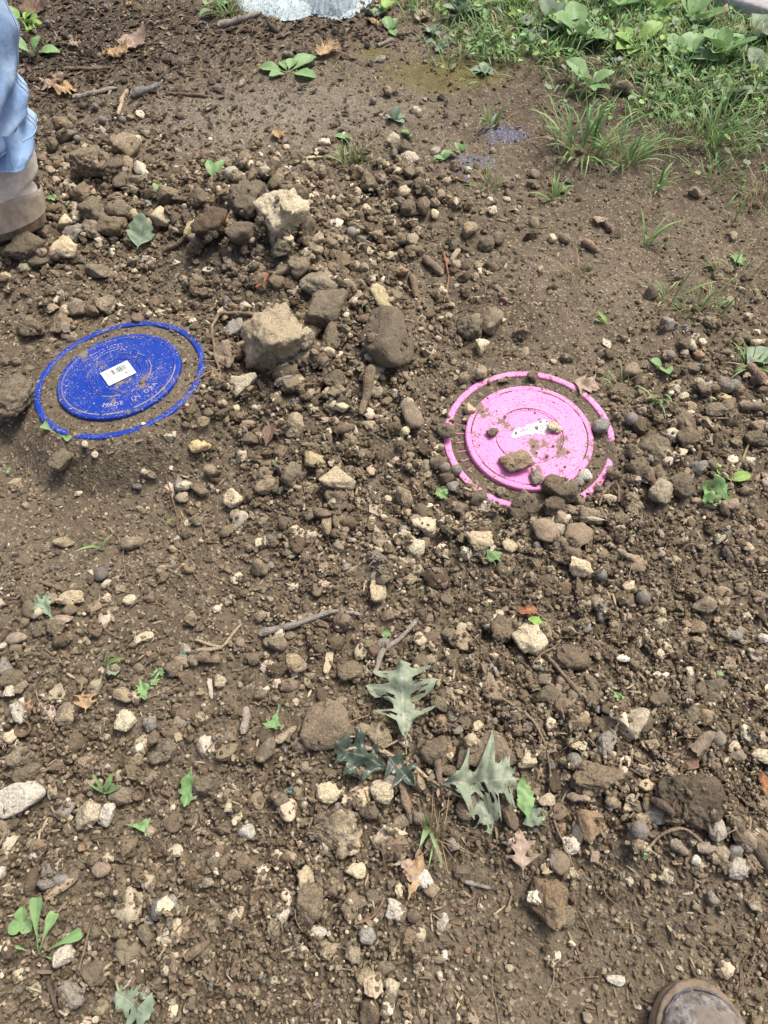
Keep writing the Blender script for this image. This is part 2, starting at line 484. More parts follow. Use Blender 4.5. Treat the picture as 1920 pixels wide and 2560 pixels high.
# ------------------------------------------------------------------ concrete slab in the far corner
sx0, sy0 = ground_point(1790, 38); sx1, sy1 = ground_point(1930, 86)
d = Vector((sx1 - sx0, sy1 - sy0, 0)).normalized(); nrm = Vector((-d.y, d.x, 0))
if nrm.y < 0: nrm = -nrm
A = Vector((sx0, sy0, -0.03)) - d * 0.10
n1, n2 = 40, 30
V = []
for i in range(n1):
    for j in range(n2):
        a = i / (n1 - 1) * 2.4; bb = max(0, (j - 6)) / (n2 - 7) * 2.2
        h = 0.085 * min(1, j / 5)
        edge = 0.012 if j in (5, 6) else 0
        k = fbm3(np.array([[a * 9, j * .4, 2.0]]), 5, 3)[0]
        P = A + d * a + nrm * (bb + 0.006 * k + (0.008 if j > 5 else 0)) + Vector((0, 0, h - (edge * .4 if j == 5 else 0) + 0.002 * k))
        V.append(P)
slab = link('pavement', mesh_np('pavement', np.array(V), grid_faces(n1, n2)[:, ::-1].copy()), M['concrete'])
tag(slab, 'pale grey concrete slab edge beyond the weeds at the upper right corner', 'pavement', kind='structure')

# ------------------------------------------------------------------ lids
def lathe(profile, seg, wob=None):
    pr = np.array(profile); t = np.linspace(0, 2 * np.pi, seg, endpoint=False)
    V = np.stack([pr[:, 0, None] * np.cos(t), pr[:, 0, None] * np.sin(t), np.repeat(pr[:, 1, None], seg, 1)], -1).reshape(-1, 3)
    return V, grid_faces(len(pr), seg, True)[:, ::-1].copy()

def text_mesh(body, size, depth):
    cu = bpy.data.curves.new('txt', 'FONT'); cu.body = body; cu.size = size; cu.extrude = depth
    cu.align_x = 'CENTER'; cu.resolution_u = 2
    o = bpy.data.objects.new('txt', cu); COL.objects.link(o)
    bpy.context.view_layer.update()
    me = bpy.data.meshes.new_from_object(o.evaluated_get(bpy.context.evaluated_depsgraph_get()))
    bpy.data.objects.remove(o)
    V = np.array([v.co[:] for v in me.vertices]).reshape(-1, 3); F = [list(p.vertices) for p in me.polygons]
    bpy.data.meshes.remove(me)
    return V, F

def make_lid(key, label, rings):
    L = LIDS[key]; R = L['R']; pr = PANEL[key] * R
    root = empty('bucket_lid', L['c'])
    nv = Vector((L['n'][0], L['n'][1], 1)).normalized()
    q = Vector((0, 0, 1)).rotation_difference(nv)
    root.rotation_mode = 'QUATERNION'; root.rotation_quaternion = q
    tag(root, label, 'lid')
    mat = M[key]
    top = 0.004
    # centre panel with its moulded rings
    rr = np.unique(np.concatenate([np.linspace(0.0005, pr - 0.003, 70)] + [np.linspace(a - .0022, a + .0022, 9) for a, _ in rings]))
    rr = rr[(rr > 0) & (rr <= pr - .003)]
    zz = np.full(rr.shape, top)
    for a, h in rings:
        zz += h * np.exp(-((rr - a) / .0009) ** 2)
    zz -= 0.0012 * (rr < rings[-1][0])
    prof = list(zip(rr, zz)) + [(pr - .0012, top - .0006), (pr - .0002, top - .0022), (pr, top - .005), (pr + .0006, -0.016)]
    V, F = lathe(prof, 128)
    panel = link('center_panel', mesh_np('center_panel', V, F), mat, root)
    # rim: rounded bead with a skirt going down into the soil
    t = np.linspace(0, np.pi, 9)
    prof = [(R - .0125, -.016), (R - .0125, -.003)] + [(R - .0063 - .0062 * math.copysign(abs(math.cos(a)) ** .6, math.cos(a)), -.0030 + .0030 * math.sin(a) ** .7) for a in t[1:-1]] + [(R + .0002, -.012), (R - .001, -.045)]
    V, F = lathe(prof, 144)
    link('rim', mesh_np('rim', V, F), mat, root)
    prof = [(pr - .004, -.0125), (R - .004, -.0125), (R - .004, -.0145), (pr - .004, -.0145)]
    V, F = lathe(prof, 96)
    link('groove', mesh_np('groove', V, F), mat, root)
    return root, panel, top

blue, bpanel, btop = make_lid('blue', 'blue plastic bucket lid with white barcode sticker, half buried in soil',
                              [(0.1035, .0011), (0.0585, .0013), (0.0535, .0010), (0.046, .0009), (0.041, .0008)])
pink, ppanel, ptop = make_lid('pink', 'bright pink plastic bucket lid with stones on it, half buried in soil',
                              [(0.1030, -.0013), (0.0600, -.0013), (0.0560, -.0009)])

# soil caught along the moulded rings of the lids
def ring_dirt(panel, radius, zt, key, thresh, seed, wid):
    t = np.linspace(0, 2 * np.pi, 420, endpoint=False)
    nse = fbm3(np.stack([np.cos(t) * 2.6, np.sin(t) * 2.6, np.full_like(t, seed)], -1), seed, 4)
    V, F = [], []
    for i in range(420):
        j = (i + 1) % 420
        if nse[i] > thresh and nse[j] > thresh:
            b = len(V)
            for k in (i, j):
                w = wid * min(1, (nse[k] - thresh) * 4 + .15) * (0.75 + .5 * random.random())
                for rr, z in ((radius - w, zt - .0002), (radius, zt + w * .55), (radius + w, zt - .0002)):
                    V.append((rr * math.cos(t[k]), rr * math.sin(t[k]), z))
            F += [[b, b + 1, b + 4, b + 3], [b + 1, b + 2, b + 5, b + 4]]
    if V:
        o = link('caked_soil', mesh_np('caked_soil', np.array(V), F), M['soil'], panel)
        o['kind'] = 'stuff'

M['ringdust'] = plain_mat('dry_dust', (0.25, 0.20, 0.17), (0.36, 0.30, 0.27), 200, 0.95, 0.1, 0.6)
for rad, th, s, w in ((0.1045, -.25, 2, .0017), (0.0595, -.35, 3, .0015), (0.0535, -.15, 4, .0012), (0.046, -.05, 6, .0010)):
    ring_dirt(bpanel, rad, btop - (.0012 if rad < .04 else 0), 'blue', th, s, w)
for rad, th, s, w in ((0.1030, -.12, 12, .0016), (0.0600, -.05, 13, .0012)):
    ring_dirt(ppanel, rad, ptop - .0002, 'pink', th, s, w)
for ch in bpanel.children:
    if ch.name.startswith('caked'): ch.data.materials[0] = M['ringdust']

# radial ribs in the groove of the pink lid
Rp, prp = LIDS['pink']['R'], PANEL['pink'] * LIDS['pink']['R']
V = np.array([[0, -.0006, -.0135], [.021, -.0006, -.0135], [.021, .0006, -.0135], [0, .0006, -.0135], [0, -.0006, -.0044], [.021, -.0006, -.0056], [.021, .0006, -.0056], [0, .0006, -.0044]])
V[:, 0] += prp - .001
rib_me = mesh_np('rib', V, np.array([[0, 3, 2, 1], [4, 5, 6, 7], [0, 1, 5, 4], [1, 2, 6, 5], [2, 3, 7, 6], [3, 0, 4, 7]]))
rib_me.materials.append(M['pink'])
for k in range(40):
    o = bpy.data.objects.new('rib', rib_me); COL.objects.link(o); o.parent = pink
    o.rotation_euler = (0, 0, k / 40 * 2 * math.pi + .05)

# moulded lettering on the blue lid, reading MADE IN USA along the near edge
M['letter'] = plain_mat('dusty_lettering', (0.22, 0.21, 0.42), (0.50, 0.45, 0.46), 260, 0.8, 0.2, 0.4)
LV, LF = [], []
word = 'MADE IN USA'
a0 = math.radians(-62); stepa = 0.0098 / 0.083
for i, ch in enumerate(word):
    if ch == ' ': continue
    V, F = text_mesh(ch, 0.0135, 0.0006)
    a = a0 + (i - 4.6) * stepa
    ca, sa = math.cos(a + math.pi / 2), math.sin(a + math.pi / 2)
    base = np.array([math.cos(a) * 0.087, math.sin(a) * 0.087, btop + .0002])
    W = np.stack([V[:, 0] * ca - V[:, 1] * sa, V[:, 0] * sa + V[:, 1] * ca, V[:, 2]], -1) + base
    off = sum(len(x) for x in LV)
    LV.append(W); LF += [[k + off for k in f] for f in F]
link('lettering', mesh_np('lettering', np.concatenate(LV), LF), M['letter'], bpanel, smooth=False)

def marks(panel, name, mat, a_c, r_list, n, w, zt, seed):
    """worn, illegible moulded print: short raised strokes in curved rows"""
    rs = random.Random(seed); V, F = [], []
    for r, hgt in r_list:
        for i in range(n):
            if rs.random() < .2: continue
            a = a_c + (i - n / 2) * w / r
            for k in range(2):
                dx, dy = rs.uniform(-.3, .3) * w, rs.uniform(-.4, .4) * hgt
                th = rs.choice((0, math.pi / 2, .8, -.8)) + a
                ln, wd = hgt * rs.uniform(.3, .6), .0005
                ct, s_ = math.cos(th), math.sin(th)
                cx = (r + dy) * math.cos(a) - dx * math.sin(a); cy = (r + dy) * math.sin(a) + dx * math.cos(a)
                b = len(V)
                for z in (zt - .0002, zt + .0005):
                    for (p, q) in ((-ln, -wd), (ln, -wd), (ln, wd), (-ln, wd)):
                        V.append((cx + p * ct - q * s_, cy + p * s_ + q * ct, z))
                F += [[b + 4, b + 5, b + 6, b + 7], [b, b + 1, b + 5, b + 4], [b + 1, b + 2, b + 6, b + 5], [b + 2, b + 3, b + 7, b + 6], [b + 3, b, b + 4, b + 7]]
    o = link(name, mesh_np(name, np.array(V), F), mat, panel, smooth=False)
    o['label'] = 'worn moulded print caked with dust'

marks(bpanel, 'worn_print', M['letter'], math.radians(122), ((.088, .003), (.080, .0025), (.073, .0022)), 17, .0036, btop, 4)
M['pinkprint'] = plain_mat('muddy_print', (0.42, 0.20, 0.26), (0.6, 0.28, 0.42), 260, 0.8, 0.2, 0.3)
marks(ppanel, 'worn_print', M['pinkprint'], math.radians(52), ((.090, .004), (.080, .003)), 16, .0042, ptop, 8)

# barcode sticker on the blue lid
def flat_box(cx, cy, w, h, z0, z1):
    V = [(cx + sx * w / 2, cy + sy * h / 2, z) for z in (z0, z1) for sx, sy in ((-1, -1), (1, -1), (1, 1), (-1, 1))]
    return V, [[4, 5, 6, 7], [0, 1, 5, 4], [1, 2, 6, 5], [2, 3, 7, 6], [3, 0, 4, 7]]
SZ = btop - .0012
stk = link('sticker', mesh_np('sticker', *[np.array(x) if i == 0 else x for i, x in enumerate(flat_box(0, 0, .054, .044, 0, .0006))]), M['sticker'], blue, smooth=False)
stk.location = (-0.001, 0.001, SZ + .0018); stk.rotation_euler = (0, 0, math.radians(36))
tag(stk, label='white paper barcode sticker')
rs = random.Random(5); V, F = [], []
x = -.020
while x < .018:
    w = rs.choice((.0005, .0008, .0012, .0018))
    v, f = flat_box(x + w / 2, .008, w, .016, .0006, .0008)
    F += [[k + len(V) for k in q] for q in f]; V += v
    x += w + rs.choice((.0006, .0009, .0014))
link('barcode', mesh_np('barcode', np.array(V), F), M['ink'], stk, smooth=False)
V, F = [], []
for row, (yy, xa, xb) in enumerate(((-.0035, -.012, .016), (-.0075, -.018, .004), (-.0105, -.004, .018), (-.0145, .0, .019))):
    x = xa
    while x < xb:
        w = rs.uniform(.0008, .0022)
        v, f = flat_box(x + w / 2, yy, w, .0014, .0006, .0008)
        F += [[k + len(V) for k in q] for q in f]; V += v
        x += w + rs.uniform(.0006, .0016)
link('small_print', mesh_np('small_print', np.array(V), F), M['ink'], stk, smooth=False)

# torn remains of the paper sticker on the pink lid
pts = []
for k in range(40):
    a = k / 40 * 2 * math.pi
    rr = .036 * (0.78 + .28 * math.sin(2 * a + .6)) * (1 + .22 * vnoise(np.array([[math.cos(a) * 3, math.sin(a) * 3, 4.]]), 5)[0])
    if -1.2 < a - 4.9 < .9: rr *= .35
    pts.append((rr * math.cos(a), rr * .8 * math.sin(a) + .004, 0))
V = pts + [(0.0, .004, 0)] + [(p[0], p[1], .0004) for p in pts] + [(0.0, .004, .0004)]
F = [[41 + k, 41 + (k + 1) % 40, 81] for k in range(40)] + [[k, (k + 1) % 40, 41 + (k + 1) % 40, 41 + k] for k in range(40)]
mm, nt, b = new_mat('torn_sticker', 0.8, 0.2)
p = objvec(nt)
c = ramp(nt, noise(nt, p, 140, 5, .7), [(.38, (0.10, .085, .07)), (.47, (.55, .56, .52)), (.58, (.74, .77, .72))])
c = mix(nt, ramp(nt, noise(nt, p, 60, 4), [(.56, grey(0)), (.62, grey(.9))]), c, (.80, .25, .55))
nt.links.new(c, b.inputs['Base Color'])
o = link('torn_sticker', mesh_np('torn_sticker', np.array(V), F), mm, pink, smooth=False)
o.location = (.006, .004, ptop - .0012 + .0004)
tag(o, label='muddy remains of a white paper sticker')

# surface that later things rest on
TOP = HM.copy()
for key, L in LIDS.items():
    cx, cy, cz = L['c']; R = L['R']
    plane = cz - L['n'][0] * (GX - cx) - L['n'][1] * (GY - cy)
    r = np.hypot(GX - cx, GY - cy) / R
    TOP = np.where(r < PANEL[key], plane + 0.004, TOP)
    TOP = np.where((r > .95) & (r < 1.0), np.maximum(TOP, plane - .0005), TOP)

# ------------------------------------------------------------------ stones, clods and nuts
def icosphere(sub):
    bm = bmesh.new(); bmesh.ops.create_icosphere(bm, subdivisions=sub, radius=1.0)
    bm.verts.ensure_lookup_table()
    V = np.array([v.co[:] for v in bm.verts]); F = np.array([[v.index for v in f.verts] for f in bm.faces])
    bm.free(); return V, F
ICO = {k: icosphere(k) for k in (3, 4, 5)}

def rock_verts(kind, seed, sub):
    r = np.random.default_rng(seed)
    P, F = ICO[sub]
    P = P / np.linalg.norm(P, axis=1, keepdims=True)
    off = r.uniform(0, 50, 3)
    if kind == 'nut':
        rad = 1 + 0.03 * fbm3(P * 2 + off, seed, 2) - 0.05 * np.exp(-(np.abs(P[:, 0]) / .05) ** 2) * (r.random() < .5)
        return P * rad[:, None], F
    K = {'stone': 11, 'clod': 13, 'smooth': 12}[kind]
    nrm = r.normal(size=(K, 3)); nrm /= np.linalg.norm(nrm, axis=1, keepdims=True)
    dk = r.uniform(.55, .98, K) if kind == 'stone' else r.uniform(.62, 1.0, K)
    dots = np.maximum(P @ nrm.T, 1e-3)
    cand = dk / dots
    k = {'stone': 38, 'clod': 22, 'smooth': 8}[kind]
    rad = (np.minimum(cand, 1.25) ** -k).mean(1) ** (-1 / k) if False else -np.log(np.exp(-k * np.minimum(cand, 1.3)).sum(1)) / k
    rad = np.clip(rad, .35, 1.2)
    if kind == 'stone':
        n = fbm3(P * 1.9 + off, seed, 3); rad *= 1 + .13 * n
        rad *= 1 + .075 * fbm3(P * 6.5 + off, seed + 3, 3) - .05 * np.clip(fbm3(P * 9 + off, seed + 5, 2), 0, 1)
    elif kind == 'clod':
        rad *= 1 + .12 * fbm3(P * 1.7 + off, seed, 3) + .10 * (1 - 2 * np.abs(fbm3(P * 4.2 + off, seed + 2, 4))) + .045 * fbm3(P * 12 + off, seed + 7, 3)
    else:
        rad *= 1 + .08 * fbm3(P * 1.5 + off, seed, 2) + .015 * fbm3(P * 8 + off, seed, 2)
    V = P * rad[:, None]
    V -= (V.max(0) + V.min(0)) / 2
    V /= (V.max(0) - V.min(0)) / 2
    return V, F

COLS = {  # base colour, soil cover, shape, word
 'c': ((.66, .57, .39), .26, 'stone', 'cream'), 'v': ((.68, .63, .51), .22, 'smooth', 'whitish'), 'w': ((.66, .61, .50), .24, 'stone', 'whitish'),
 'u': ((.25, .20, .14), .46, 'smooth', 'brown'), 'q': ((.52, .44, .295), .40, 'stone', 'pale tan'), 't': ((.40, .33, .225), .50, 'stone', 'tan'), 'g': ((.33, .31, .27), .40, 'stone', 'grey'),
 'y': ((.62, .51, .29), .28, 'stone', 'yellowish'), 'o': ((.32, .235, .145), .45, 'stone', 'orange-brown'),
 'b': ((.225, .186, .128), .48, 'clod', 'brown'), 'd': ((.130, .100, .070), .42, 'clod', 'dark brown'),
 's': ((.24, .19, .135), .45, 'smooth', 'brown'), 'p': ((.56, .53, .45), .25, 'smooth', 'pale'),
 'l': ((.10, .10, .10), .45, 'smooth', 'slate grey'), 'n': ((.20, .185, .17), .40, 'nut', 'grey')}

ROCKS = """
706 552 112 100 c|690 848 128 128 q|968 848 105 125 u|954 754 42 62 y|814 787 75 70 b|829 848 42 75 b|777 833 48 42 c|761 852 40 45 c|767 898 80 55 q
802 719 85 45 t|748 679 48 50 t|1030 1041 40 62 s|1016 1018 30 26 c|1010 1084 24 22 c|1174 821 58 50 b|1226 808 48 50 t|1205 871 30 32 c|945 935 30 25 g
835 956 48 42 b|736 1068 42 48 t|792 1155 50 42 y|848 1201 70 55 c|731 1192 42 55 b|665 1219 42 35 t|842 1253 46 46 b|1012 1253 32 40 t|856 1024 32 25 c|819 976 28 25 y
604 974 58 48 c|563 893 45 55 t|590 835 40 45 g|503 1124 40 32 y|583 1250 40 42 c|448 1215 22 32 g|455 1246 28 22 t|528 1180 28 28 t|501 1226 38 30 b
35 998 88 100 b|77 821 55 42 b|156 815 52 42 t|193 773 36 36 t|166 779 22 26 c|264 765 44 38 t|247 684 55 30 t|165 628 58 55 c|100 660 50 30 b
154 1153 46 46 b|214 1113 17 16 c|238 1140 16 14 c|343 1217 22 14 l|228 409 75 75 b|309 374 52 55 t|289 426 40 50 b|320 420 28 42 t|351 428 35 38 w|339 461 40 38 t
310 459 26 55 b|303 532 52 45 t|336 546 28 26 y|282 577 60 45 b|230 584 42 36 t|185 592 42 36 g|199 540 26 28 c|166 563 30 26 c|411 546 38 36 c|473 552 30 30 b
484 583 26 38 y|492 610 34 32 s|235 540 58 55 b|203 490 38 45 b|424 494 48 38 b|509 509 60 45 b|610 509 75 68 b|610 594 70 55 b|536 571 65 75 d|158 312 40 28 b|166 341 36 30 b
70 628 90 56 b|682 436 35 50 d|733 490 62 45 b|690 470 30 32 b|927 465 42 42 b|983 351 28 26 c|1026 401 42 28 w|995 434 22 22 c|1012 374 28 36 b|1024 436 24 30 b
1010 488 26 24 c|1059 523 28 36 b|1020 525 32 28 b|1066 482 36 24 t|1049 467 25 30 b|1174 580 30 32 t|1230 530 22 18 c|1087 540 16 20 c|1215 613 32 28 b|1244 600 30 26 b
1028 606 30 32 t|1003 605 24 26 b|798 608 28 28 t|702 632 46 44 b|771 613 24 32 b|790 631 32 28 t|723 586 24 24 c|879 590 26 24 n|767 582 38 38 b|744 397 26 28 b
972 228 16 28 t|950 150 22 16 g|918 110 16 16 n|933 253 16 15 n|688 64 32 32 b|1560 220 40 40 t|1739 480 28 26 t|1336 438 22 20 s|1382 598 18 16 c|1413 596 22 20 s
1577 925 36 30 s|1629 733 30 34 b|1791 812 22 26 b|1673 813 38 26 g|1855 844 34 24 t|1888 860 26 20 c|1729 868 20 28 c|1708 864 22 28 b|1753 860 16 15 c|1672 893 25 25 n
1830 970 30 27 n|1805 968 30 34 g|1756 980 32 30 b|1747 958 24 14 c|1704 995 24 16 c|1807 999 26 18 y|1816 1016 26 30 t|1722 1024 26 22 t|1785 1032 50 34 b|1708 1059 44 32 b
1575 1053 30 26 n|1500 1068 32 34 g|1724 1099 38 36 b|1627 1122 75 48 b|1619 1153 22 20 n|1585 1138 34 38 b|1590 1176 46 48 b|1641 1186 32 36 b|1650 1234 55 62 q|1697 1221 55 52 b
1743 1174 38 28 g|1774 1167 28 26 b|1893 1072 36 26 t|1886 1103 46 36 b|1872 1155 20 14 w|1855 1163 24 22 b|1864 1228 36 20 t|1824 1265 36 26 t|1525 1251 34 18 c|1579 1273 34 24 t
1396 1222 58 66 b|1309 1261 50 52 b|1387 1273 52 40 d|1290 1152 68 46 o|1342 1192 25 32 g|1385 1068 30 22 c|1230 1081 25 20 b|1174 1026 23 22 c|1460 1192 30 24 p|1332 936 26 22 t
1112 1082 34 34 b|1440 1211 24 22 g|1530 1192 28 28 b|1442 1257 28 28 b|1131 1220 30 24 g|1092 1160 32 32 b|1112 1175 25 25 n|1140 1180 26 24 n|1116 1201 30 26 d|1196 1250 34 34 b
1149 1276 34 28 b|1294 1293 45 30 d|1261 953 28 12 t|1250 1233 18 20 t|1203 932 24 34 t|1167 926 24 22 t|1160 948 22 24 t
316 1805 46 46 c|54 1785 40 48 w|170 1789 38 48 t|309 1739 36 34 t|341 1745 24 24 c|56 1893 52 48 t|35 1845 26 32 c|37 1700 50 38 b|19 1670 30 36 g|91 1488 52 42 b|131 1500 34 26 s
77 1527 34 36 b|179 1496 62 34 c|96 1538 22 24 c|179 1529 34 26 b|143 1573 44 34 b|46 1600 44 24 s|152 1604 34 32 d|251 1437 32 28 l|230 1434 17 16 c|270 1462 18 22 c|326 1502 28 24 c
332 1359 46 32 t|476 1550 28 28 t|465 1627 26 28 g|507 1643 34 28 b|538 1648 26 20 t|436 1673 36 36 b|480 1654 30 24 b|552 1704 26 30 c|378 1814 26 32 g|451 1808 30 30 t|571 1330 34 28 t
407 1425 24 22 t|590 1290 24 22 t|162 1357 44 22 t|388 1845 24 36 b|343 1901 30 26 b|401 1897 40 28 b|817 1816 95 92 u|947 1836 54 62 t|1226 1876 105 75 u|875 1683 52 42 b
694 1610 44 34 t|742 1660 44 40 t|698 1679 55 34 d|1122 1592 36 30 b|1049 1602 26 32 c|1257 1579 55 58 b|1047 1658 34 36 b|1074 1652 26 22 t|1064 1319 58 40 c|1197 1359 55 42 c|1273 1372 34 28 c
1041 1374 36 36 c|949 1378 22 18 y|945 1485 34 48 c|939 1448 22 22 g|650 1423 36 36 t|815 1322 24 40 t|810 1288 38 24 t|775 1291 24 30 b|1153 1573 26 20 c|1244 1540 24 16 c|729 1392 22 18 c
1163 1808 32 34 t|1168 1780 30 30 g|1192 1818 24 24 c|1143 1828 22 20 g|1099 1766 40 32 b|1107 1743 30 26 b|866 1837 42 40 b|667 1878 40 50 t|659 1840 38 44 d|1089 1882 65 58 b|1161 1897 34 50 b
1122 1891 20 18 c|1221 1716 34 48 t|653 1737 28 22 b|1010 1334 26 22 n|653 1544 26 22 t|1319 1596 70 72 c|1423 1646 70 58 b|1363 1334 55 48 s|1442 1346 58 44 s|1446 1421 46 42 c|1753 1517 50 40 t
1737 1569 36 32 t|1604 1500 32 26 n|1500 1442 28 30 n|1567 1469 26 26 c|1565 1816 75 62 q|1457 1808 42 34 t|1502 1816 36 34 t|1511 1862 42 58 g|1430 1862 28 24 c|1376 1812 26 30 c
1361 1743 48 36 b|1396 1737 28 32 t|1396 1770 48 28 t|1479 1747 38 38 b|1477 1716 30 48 b|1440 1764 28 22 o|1641 1752 40 32 b|1729 1793 42 38 b|1766 1797 36 36 t|1781 1720 42 34 b|1778 1747 38 24 b
1745 1729 24 36 b|1716 1710 26 26 b|1718 1739 20 32 b|1789 1851 34 34 n|1901 1897 55 34 c|1836 1893 36 28 t|1432 1905 36 32 n|1315 1901 40 36 c|1836 1589 28 26 g|1855 1608 26 14 t|1905 1600 24 20 w
1643 1641 20 22 c|1596 1612 16 22 c|1554 1650 28 16 p|1475 1295 55 36 t|1550 1303 30 28 b|1533 1565 26 24 t|1488 1508 32 28 t|1403 1708 26 32 s|1355 1704 26 22 b|1315 1820 28 26 l|1866 1371 22 22 c
1749 1373 22 16 t|1905 1405 22 20 t|1828 1870 26 24 c|1623 1866 34 22 t
50 2001 98 72 v|224 2036 60 62 c|268 2040 36 46 w|69 1939 55 44 b|305 1991 52 38 b|258 2175 40 30 s|116 2211 48 24 g|145 2225 24 20 g|392 2271 36 46 l|428 2265 40 46 g|166 2389 42 46 w|181 2481 58 58 g
424 2410 38 46 c|449 2319 26 38 c|422 2350 26 26 c|374 2476 26 26 p|233 2433 62 50 b|619 2080 36 30 w|575 2020 20 18 c|368 2337 30 42 b|305 2329 32 28 b|245 2331 24 30 b|8 2171 24 44 w|154 2200 34 28 g
422 2057 26 24 t|584 2190 38 26 b|540 2159 36 24 b|511 1966 45 40 b|89 2140 18 17 w|523 2207 24 20 t|239 2148 30 28 b|309 2240 30 26 b|482 2506 22 28 t|405 2479 26 34 b
833 2074 105 78 q|825 1984 55 42 c|910 1993 36 44 c|956 1982 48 48 c|974 1957 26 30 g|848 2022 22 22 g|858 2121 30 44 t|883 2119 26 34 c|777 2261 58 80 b|769 2194 38 48 c|887 2177 46 32 c|794 2333 36 30 w
727 2148 32 38 t|1060 2198 38 36 w|987 2273 44 42 w|1076 2227 34 28 s|1033 2290 32 30 b|997 2225 18 30 c|1105 2306 26 38 w|881 2379 34 48 t|914 2441 34 42 t|976 2466 36 34 c|972 2497 30 30 b|964 2421 40 30 b
925 2530 42 50 d|1049 2337 26 30 c|918 2337 36 36 g|1111 2387 15 20 p|1099 2441 15 22 w|1001 2055 38 32 t|1132 2113 26 26 g|1136 2086 20 20 t|895 2260 38 34 b|939 2244 40 28 b|702 2001 40 36 b|922 2028 42 36 b
1047 2047 28 28 n|1118 1928 40 24 b|1176 2028 60 44 b|1269 2036 30 66 b|1502 1943 122 62 b|1728 2005 145 110 d|1477 1976 44 28 s|1477 2067 58 64 o|1429 2113 40 38 w|1396 2155 42 50 s|1369 2252 78 105 o
1417 2292 42 42 b|1317 2252 24 26 b|1787 2076 40 46 w|1835 2060 36 45 t|1855 2098 40 55 t|1876 2142 28 38 t|1843 2170 46 46 w|1893 2096 46 40 s|1801 2138 30 36 t|1836 2128 40 34 g|1612 1966 38 26 c|1633 2036 42 42 g
1596 2047 38 28 t|1560 2043 22 20 t|1589 2015 24 26 b|1614 2015 24 30 b|1564 2018 20 24 c|1527 2005 34 30 t|1594 2078 42 42 n|1687 2078 22 20 y|1446 2082 32 44 l|1363 2001 36 28 c|1778 2244 28 30 g|1882 2263 26 22 t
1735 2151 20 20 p|1538 2452 40 22 w|1469 2545 22 24 t|1363 2175 16 24 c
257 304 18 18 n|307 303 16 16 n|195 352 16 15 n|177 98 13 13 n|205 135 13 13 n|713 137 14 14 n|726 138 14 14 n|265 20 13 13 n|120 60 13 13 n|240 270 14 14 n|265 345 15 14 n
""".replace('\n', '|')

SPECIAL = {
 '706 552': 'big cream limestone lying on top of the clod pile', '690 848': 'large pitted tan rock with root fibres between the two lids',
 '968 848': 'large blocky brown clod with a thin root across it', '954 754': 'upright yellowish stone standing behind the blocky brown clod',
 '35 998': 'big brown clod at the left edge beside the blue lid', '165 628': 'cream stone just below the sole of the work boot',
 '817 1816': 'large smooth-faced brown clod left of the upright oak leaf', '1226 1876': 'wide brown clod right of the upright oak leaf',
 '1319 1596': 'large rough cream-yellow stone, alone right of centre', '833 2074': 'large rounded tan pitted rock in the lower middle',
 '1728 2005': 'biggest dark brown clod, furry with soil, near the right edge', '1502 1943': 'long brown clod lying left of the biggest dark clod',
 '1369 2252': 'large orange-brown rock standing on the bare smooth soil', '50 2001': 'large flat whitish stone at the left edge',
 '777 2261': 'tall brown clod with darker top in the lower middle', '1290 1152': 'biggest stone lying on the pink lid', '1396 1222': 'big brown clod hiding part of the pink rim',
 '1477 2067': 'angular orange-brown stone above the whitish cube-like stone', '1429 2113': 'whitish cube-like stone with flat faces', '1565 1816': 'big pale tan rock at the right, above the long brown clod',
 '1650 1234': 'notched pale tan stone right of the pink lid', '181 2481': 'tan-grey stone with dark spots at the bottom left', '316 1805': 'knobbly cream pitted stone below the tan torn leaf',
 '1363 1334': 'smooth rounded tan-brown stone, left of a pair below the pink lid', '1442 1346': 'smooth brown stone, right of a pair below the pink lid',
 '688 64': 'brown rock on the litter just in front of the towel', '1560 220': 'angular brown-grey stone among the weeds, left of grass',
 '228 409': 'large brown clod beside the work boot'}
LANDMARKS = {'blue lid': (297, 950), 'pink lid': (1322, 1100), 'work boot': (50, 500), 'towel': (740, 20), 'cream rock on the clod pile': (706, 556),
 'large pitted tan rock': (690, 848), 'blocky brown clod': (968, 848), 'upright oak leaf': (1000, 1755), 'pale lobed leaf': (1205, 1985),
 'biggest dark clod': (1728, 2005), 'orange-brown rock': (1369, 2252), 'flat whitish stone': (50, 2001), 'rounded pitted rock': (833, 2074),
 'cream-yellow stone': (1319, 1596), 'curved grey twig': (780, 1560), 'three-leaved weed': (104, 2330), 'ragged green sprig': (1815, 1200),
 'torn grey-green leaf': (334, 2506), 'knobbly cream stone': (316, 1805), 'tall dark-topped clod': (777, 2261), 'smooth brown stone pair': (1405, 1340),
 'tan torn leaf': (220, 1750), 'big pale tan rock': (1565, 1816), 'grass tufts': (1500, 360), 'long narrow green leaf': (476, 1970), 'tan rock near the right edge': (1753, 1517)}

def label_place(u, v):
    best = min(LANDMARKS.items(), key=lambda kv: (kv[1][0] - u) ** 2 + (kv[1][1] - v) ** 2)
    du, dv = u - best[1][0], v - best[1][1]
    a = math.degrees(math.atan2(-dv, du)) % 360
    w = ['right of', 'above and right of', 'above', 'above and left of', 'left of', 'below and left of', 'below', 'below and right of'][int((a + 22.5) // 45) % 8]
    return w, best[0], math.hypot(du, dv)

